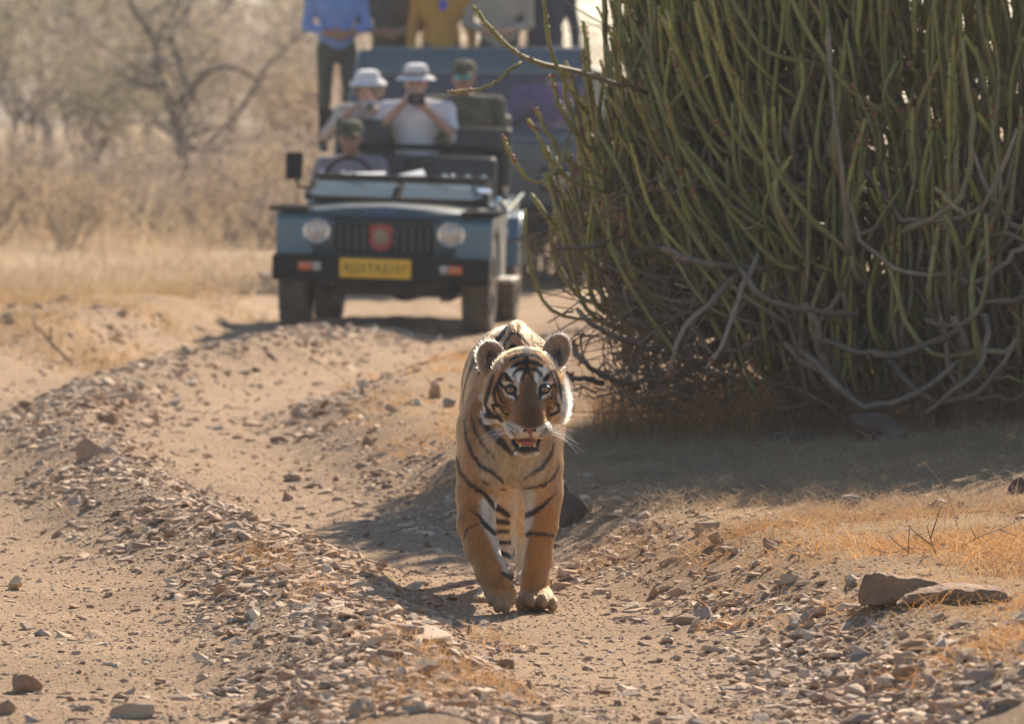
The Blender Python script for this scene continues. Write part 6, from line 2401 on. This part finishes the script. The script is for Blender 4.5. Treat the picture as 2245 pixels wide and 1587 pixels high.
for i, (px, Y, sc, pr, lf) in enumerate(sorted(sspots)):
    lab = ("dry brown" if lf == 1 else "grey twiggy") + (" shrub in the grass left of the jeep" if px < 730 else " shrub beside the bus" if px < 1320 else " shrub far behind the green bush")
    _n[lab] = _n.get(lab, -1) + 1
    place_tree("dry_shrub", SH[pr], px, Y, sc, i * 2.1, ORD[_n[lab]] + " " + lab + ", counted from the left", gS, lf, cat="shrub")

# ================================================================== grass
M_straw = strand_mat("dry_straw", .45, .6, .25)
gr_ = np.random.default_rng(31)


def grass(name, X, Y, hmin, hmax, wdt, colours, flat=.4, label=None, K=5, lean=.5):
    n = len(X)
    Z = ground(X, Y) - .004
    hh = gr_.uniform(hmin, hmax, n)
    a = gr_.uniform(0, 6.283, n)
    ln_ = np.abs(gr_.normal(0, lean, n))
    d = np.stack([np.cos(a) * ln_, np.sin(a) * ln_, np.ones(n)], -1)
    d /= np.linalg.norm(d, axis=1)[:, None]
    cv = gr_.normal(0, flat, (n, 3)) * np.array([1, 1, 0]) + np.array([0, 0, -1]) * np.abs(gr_.normal(0, flat * .55, n))[:, None]
    t = np.linspace(0, 1, K)[None, :, None]
    P = np.stack([X, Y, Z], -1)[:, None] + d[:, None] * hh[:, None, None] * t + cv[:, None] * hh[:, None, None] * t ** 2
    P[..., 2] = np.maximum(P[..., 2], Z[:, None] + .001)
    c = np.asarray(colours)[gr_.integers(0, len(colours), n)] * gr_.uniform(.65, 1.2, (n, 1)) * (1 + .45 * fbm(X * 1.3, Y * 1.3, 12.5))[:, None]
    if name in ("short_dry_grass", "bank_grass"):       # straw greyed towards the bush: its cool shade put into the colour
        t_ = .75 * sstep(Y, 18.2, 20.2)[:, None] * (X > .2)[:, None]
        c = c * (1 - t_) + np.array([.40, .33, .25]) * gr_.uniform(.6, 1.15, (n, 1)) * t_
    rad = np.linspace(1, .25, K)[None] * (wdt * gr_.uniform(.6, 1.3, n))[:, None]
    o_ = hair_obj(name, P, rad, c, M_straw)
    return tag(o_, label, "grass", kind="stuff")


GOLD = [(.60, .32, .11), (.62, .38, .16), (.50, .24, .08), (.62, .44, .24), (.42, .20, .08)]
PALE = [(.48, .37, .24), (.42, .31, .19), (.52, .41, .27), (.36, .25, .15)]
# matted golden grass on the right bank
n = 150000
Y = 13.8 + (24.5 - 13.8) * gr_.uniform(0, 1, n) ** 1.2
X = xr(Y) + gr_.uniform(.40, 3.6, n)
s = X - xr(Y)
dn = sstep(s + .8 * fbm(X * 1.7, Y * 1.7, 3.3), .45, 1.15) * (.06 + .94 * sstep(fbm(X * 2.6, Y * 2.6, 8.8), -.3, .3))
k = (gr_.uniform(0, 1, n) < dn * .95) & (X < .105 * Y + .3)
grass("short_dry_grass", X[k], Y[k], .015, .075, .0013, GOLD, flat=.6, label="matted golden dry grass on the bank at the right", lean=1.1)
# paler grass behind the tiger on the same bank
n = 26000
Y = gr_.uniform(20, 34, n)
X = xr(Y) + gr_.uniform(.5, 3.0, n)
dn = sstep(fbm(X * 1.5, Y * 1.2, 5.5), -.15, .3)
k = gr_.uniform(0, 1, n) < dn * (X - xr(Y) > .6)
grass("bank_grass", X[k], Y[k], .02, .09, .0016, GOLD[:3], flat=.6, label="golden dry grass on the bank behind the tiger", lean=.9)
# dry stalks standing under the bush
n = 11000
a = gr_.uniform(0, 6.283, n)
rr_ = np.sqrt(gr_.uniform(.15, 1.1, n))
X = BX + np.cos(a) * rr_ * 2.25
Y = BY + np.sin(a) * rr_ * 1.75 - .1
k = X > .35
grass("undergrowth_stalks", X[k], Y[k], .05, .30, .0016, [(.34, .20, .105), (.40, .25, .13), (.27, .16, .09)], flat=.3, label="brown dry stalks standing under the green bush", lean=.22)
# tufts on the stony ridge
cx = [(940, 1440), (880, 1500), (1010, 1480), (1060, 1500), (600, 1240), (690, 1300), (960, 1530), (860, 1400), (820, 1560), (1090, 1410), (1110, 1520), (560, 1215)]
XX, YY = [], []
for (a_, b_) in cx:
    Yc = 15.6 + (1587 - b_) / 1587 * 12
    for _ in range(12):
        p_ = at(a_, b_, Yc)
        Yc += .6 * ((CAM_H - float(ground(p_[0], Yc))) * Yc / (CAM_H - p_[2]) - Yc)
    p_ = at(a_, b_, Yc)
    m_ = 120
    XX.append(p_[0] + gr_.normal(0, .055, m_))
    YY.append(Yc + gr_.normal(0, .20, m_))
grass("ridge_tufts", np.concatenate(XX), np.concatenate(YY), .02, .075, .0010, [(.54, .31, .13), (.58, .38, .19), (.46, .25, .10)], flat=.4, label="small orange dry grass tufts among the stones of the ridge", lean=.5)
# pale field beyond the jeep
n = 42000
Y = 43 + 30 * gr_.uniform(0, 1, n) ** 1.3
X = gr_.uniform(-.20, .13, n) * Y
k = (np.abs(X - xr(Y) + .6) > 1.5) & (gr_.uniform(0, 1, n) < .35 + .65 * sstep(fbm(X * .5, Y * .3, 6), -.3, .3))
grass("field_grass", X[k], Y[k], .05, .24, .0036, PALE, flat=.4, label="pale dry grass field beyond the jeep", lean=.5)
# tall grass in front of the woodland
n = 84000
Y = 62 + 34 * gr_.uniform(0, 1, n)
X = gr_.uniform(-.22, .13, n) * Y
k = gr_.uniform(0, 1, n) < .08 + .6 * sstep(fbm(X * .45, Y * .12, 2.5), -.1, .35)
grass("tall_dry_grass", X[k], Y[k], .3, .95, .0065, [(.56, .43, .27), (.52, .37, .21), (.60, .48, .32), (.46, .36, .24)], flat=.35, label="tall tan grass in front of the hazy woodland", lean=.3)
# left bank of the far track: brown tussocks
n = 9000
Y = gr_.uniform(33, 44, n)
X = xr(Y) - gr_.uniform(1.7, 4.6, n)
k = gr_.uniform(0, 1, n) < sstep(fbm(X * 1.2, Y * .9, 1.7), -.1, .3)
grass("bank_tussocks", X[k], Y[k], .04, .2, .0024, [(.47, .30, .14), (.40, .26, .13), (.55, .38, .19)], flat=.5, label="brown dry tussocks on the far left bank", lean=.6)

# ================================================================== single stalks and twigs that stand out
def hit(px, py):
    Y = 20.0
    for _ in range(40):
        p_ = at(px, py, Y)
        Y += .6 * ((CAM_H - float(ground(p_[0], Y))) * Y / (CAM_H - p_[2]) - Y)
    return Y


M_stalk = pmat("straw_stalk", (.62, .42, .20), (.52, .33, .14), scale=20, rough=.7)
M_twig = pmat("dry_twig_wood", (.26, .16, .09), (.34, .22, .13), scale=20, rough=.85)


def stick(name, lines, label, mat, cat, r=.0016):
    Yb = hit(lines[0][0][0], lines[0][0][1])
    base = at(lines[0][0][0], lines[0][0][1], Yb)
    mb = MB()
    for ln_ in lines:
        path = smooth_path([at(x_, y_, Yb + d_) - base for x_, y_, d_ in ln_], 10)
        mb.tube(path, np.linspace(r, r * .45, 10), 5)
    o_ = mb.build(name, mat, None, loc=tuple(base))
    return tag(o_, label, cat)


stick("grass_stalk", [[(2100, 1162, 0), (2090, 1120, 0), (2075, 1080, 0), (2055, 1045, 0), (2022, 1011, 0)], [(2078, 1088, 0), (2084, 1075, .01), (2082, 1068, .02)], [(2088, 1115, 0), (2081, 1090, .02)]],
      "tall bent straw stalk rising from the grass at the right", M_stalk, "stalk", .0020)
stick("dry_twig", [[(2052, 1216, 0), (2040, 1180, 0), (2032, 1150, 0)], [(2045, 1196, 0), (2010, 1170, .02), (1990, 1150, .03)], [(2040, 1180, 0), (2056, 1130, 0), (2062, 1108, 0)]],
      "forked dry twig standing in the golden grass", M_twig, "twig", .0026)
stick("dry_twig", [[(1992, 1215, 0), (1992, 1185, 0), (1995, 1150, .01)], [(1992, 1210, 0), (1960, 1185, .03), (1948, 1172, .04)], [(1994, 1200, 0), (2030, 1205, .05), (2056, 1206, .06)], [(1990, 1200, 0), (1950, 1212, -.05), (1910, 1200, -.04)]],
      "low branching twig lying left of the forked twig", M_twig, "twig", .0024)
stick("dry_twig", [[(2095, 1205, 0), (2140, 1180, .05), (2190, 1160, .1), (2240, 1138, .15)], [(2140, 1180, .05), (2130, 1160, .06)], [(2190, 1160, .1), (2230, 1175, .1)]],
      "long thin twig sloping up to the right edge", M_twig, "twig", .0022)
stick("dry_twig", [[(160, 800, 0), (125, 765, 0), (100, 735, 0), (78, 715, 0), (72, 690, .1)], [(110, 745, 0), (113, 715, 0)], [(125, 765, 0), (150, 790, .1), (160, 806, .1)]],
      "dark crooked twig lying on the far left bank", M_twig, "twig", .011)

# ================================================================== haze: the dusty air of the place
hz = MB().box((70, 290, 9.5), (1400, 1100, 23)).build("haze", None, None, smooth=False)
hz.data.materials.clear()
mh = bpy.data.materials.new("dusty_air")
mh.use_nodes = True
mh.node_tree.nodes.clear()
_o = mh.node_tree.nodes.new("ShaderNodeOutputMaterial")
_v = mh.node_tree.nodes.new("ShaderNodeVolumePrincipled")
_v.inputs["Color"].default_value = (.88, .91, .97, 1)
_v.inputs["Density"].default_value = .00065
_v.inputs["Anisotropy"].default_value = .35
mh.node_tree.links.new(_v.outputs[0], _o.inputs["Volume"])
hz.data.materials.append(mh)
tag(hz, "pale dusty haze in the air", kind="stuff", cat="haze")
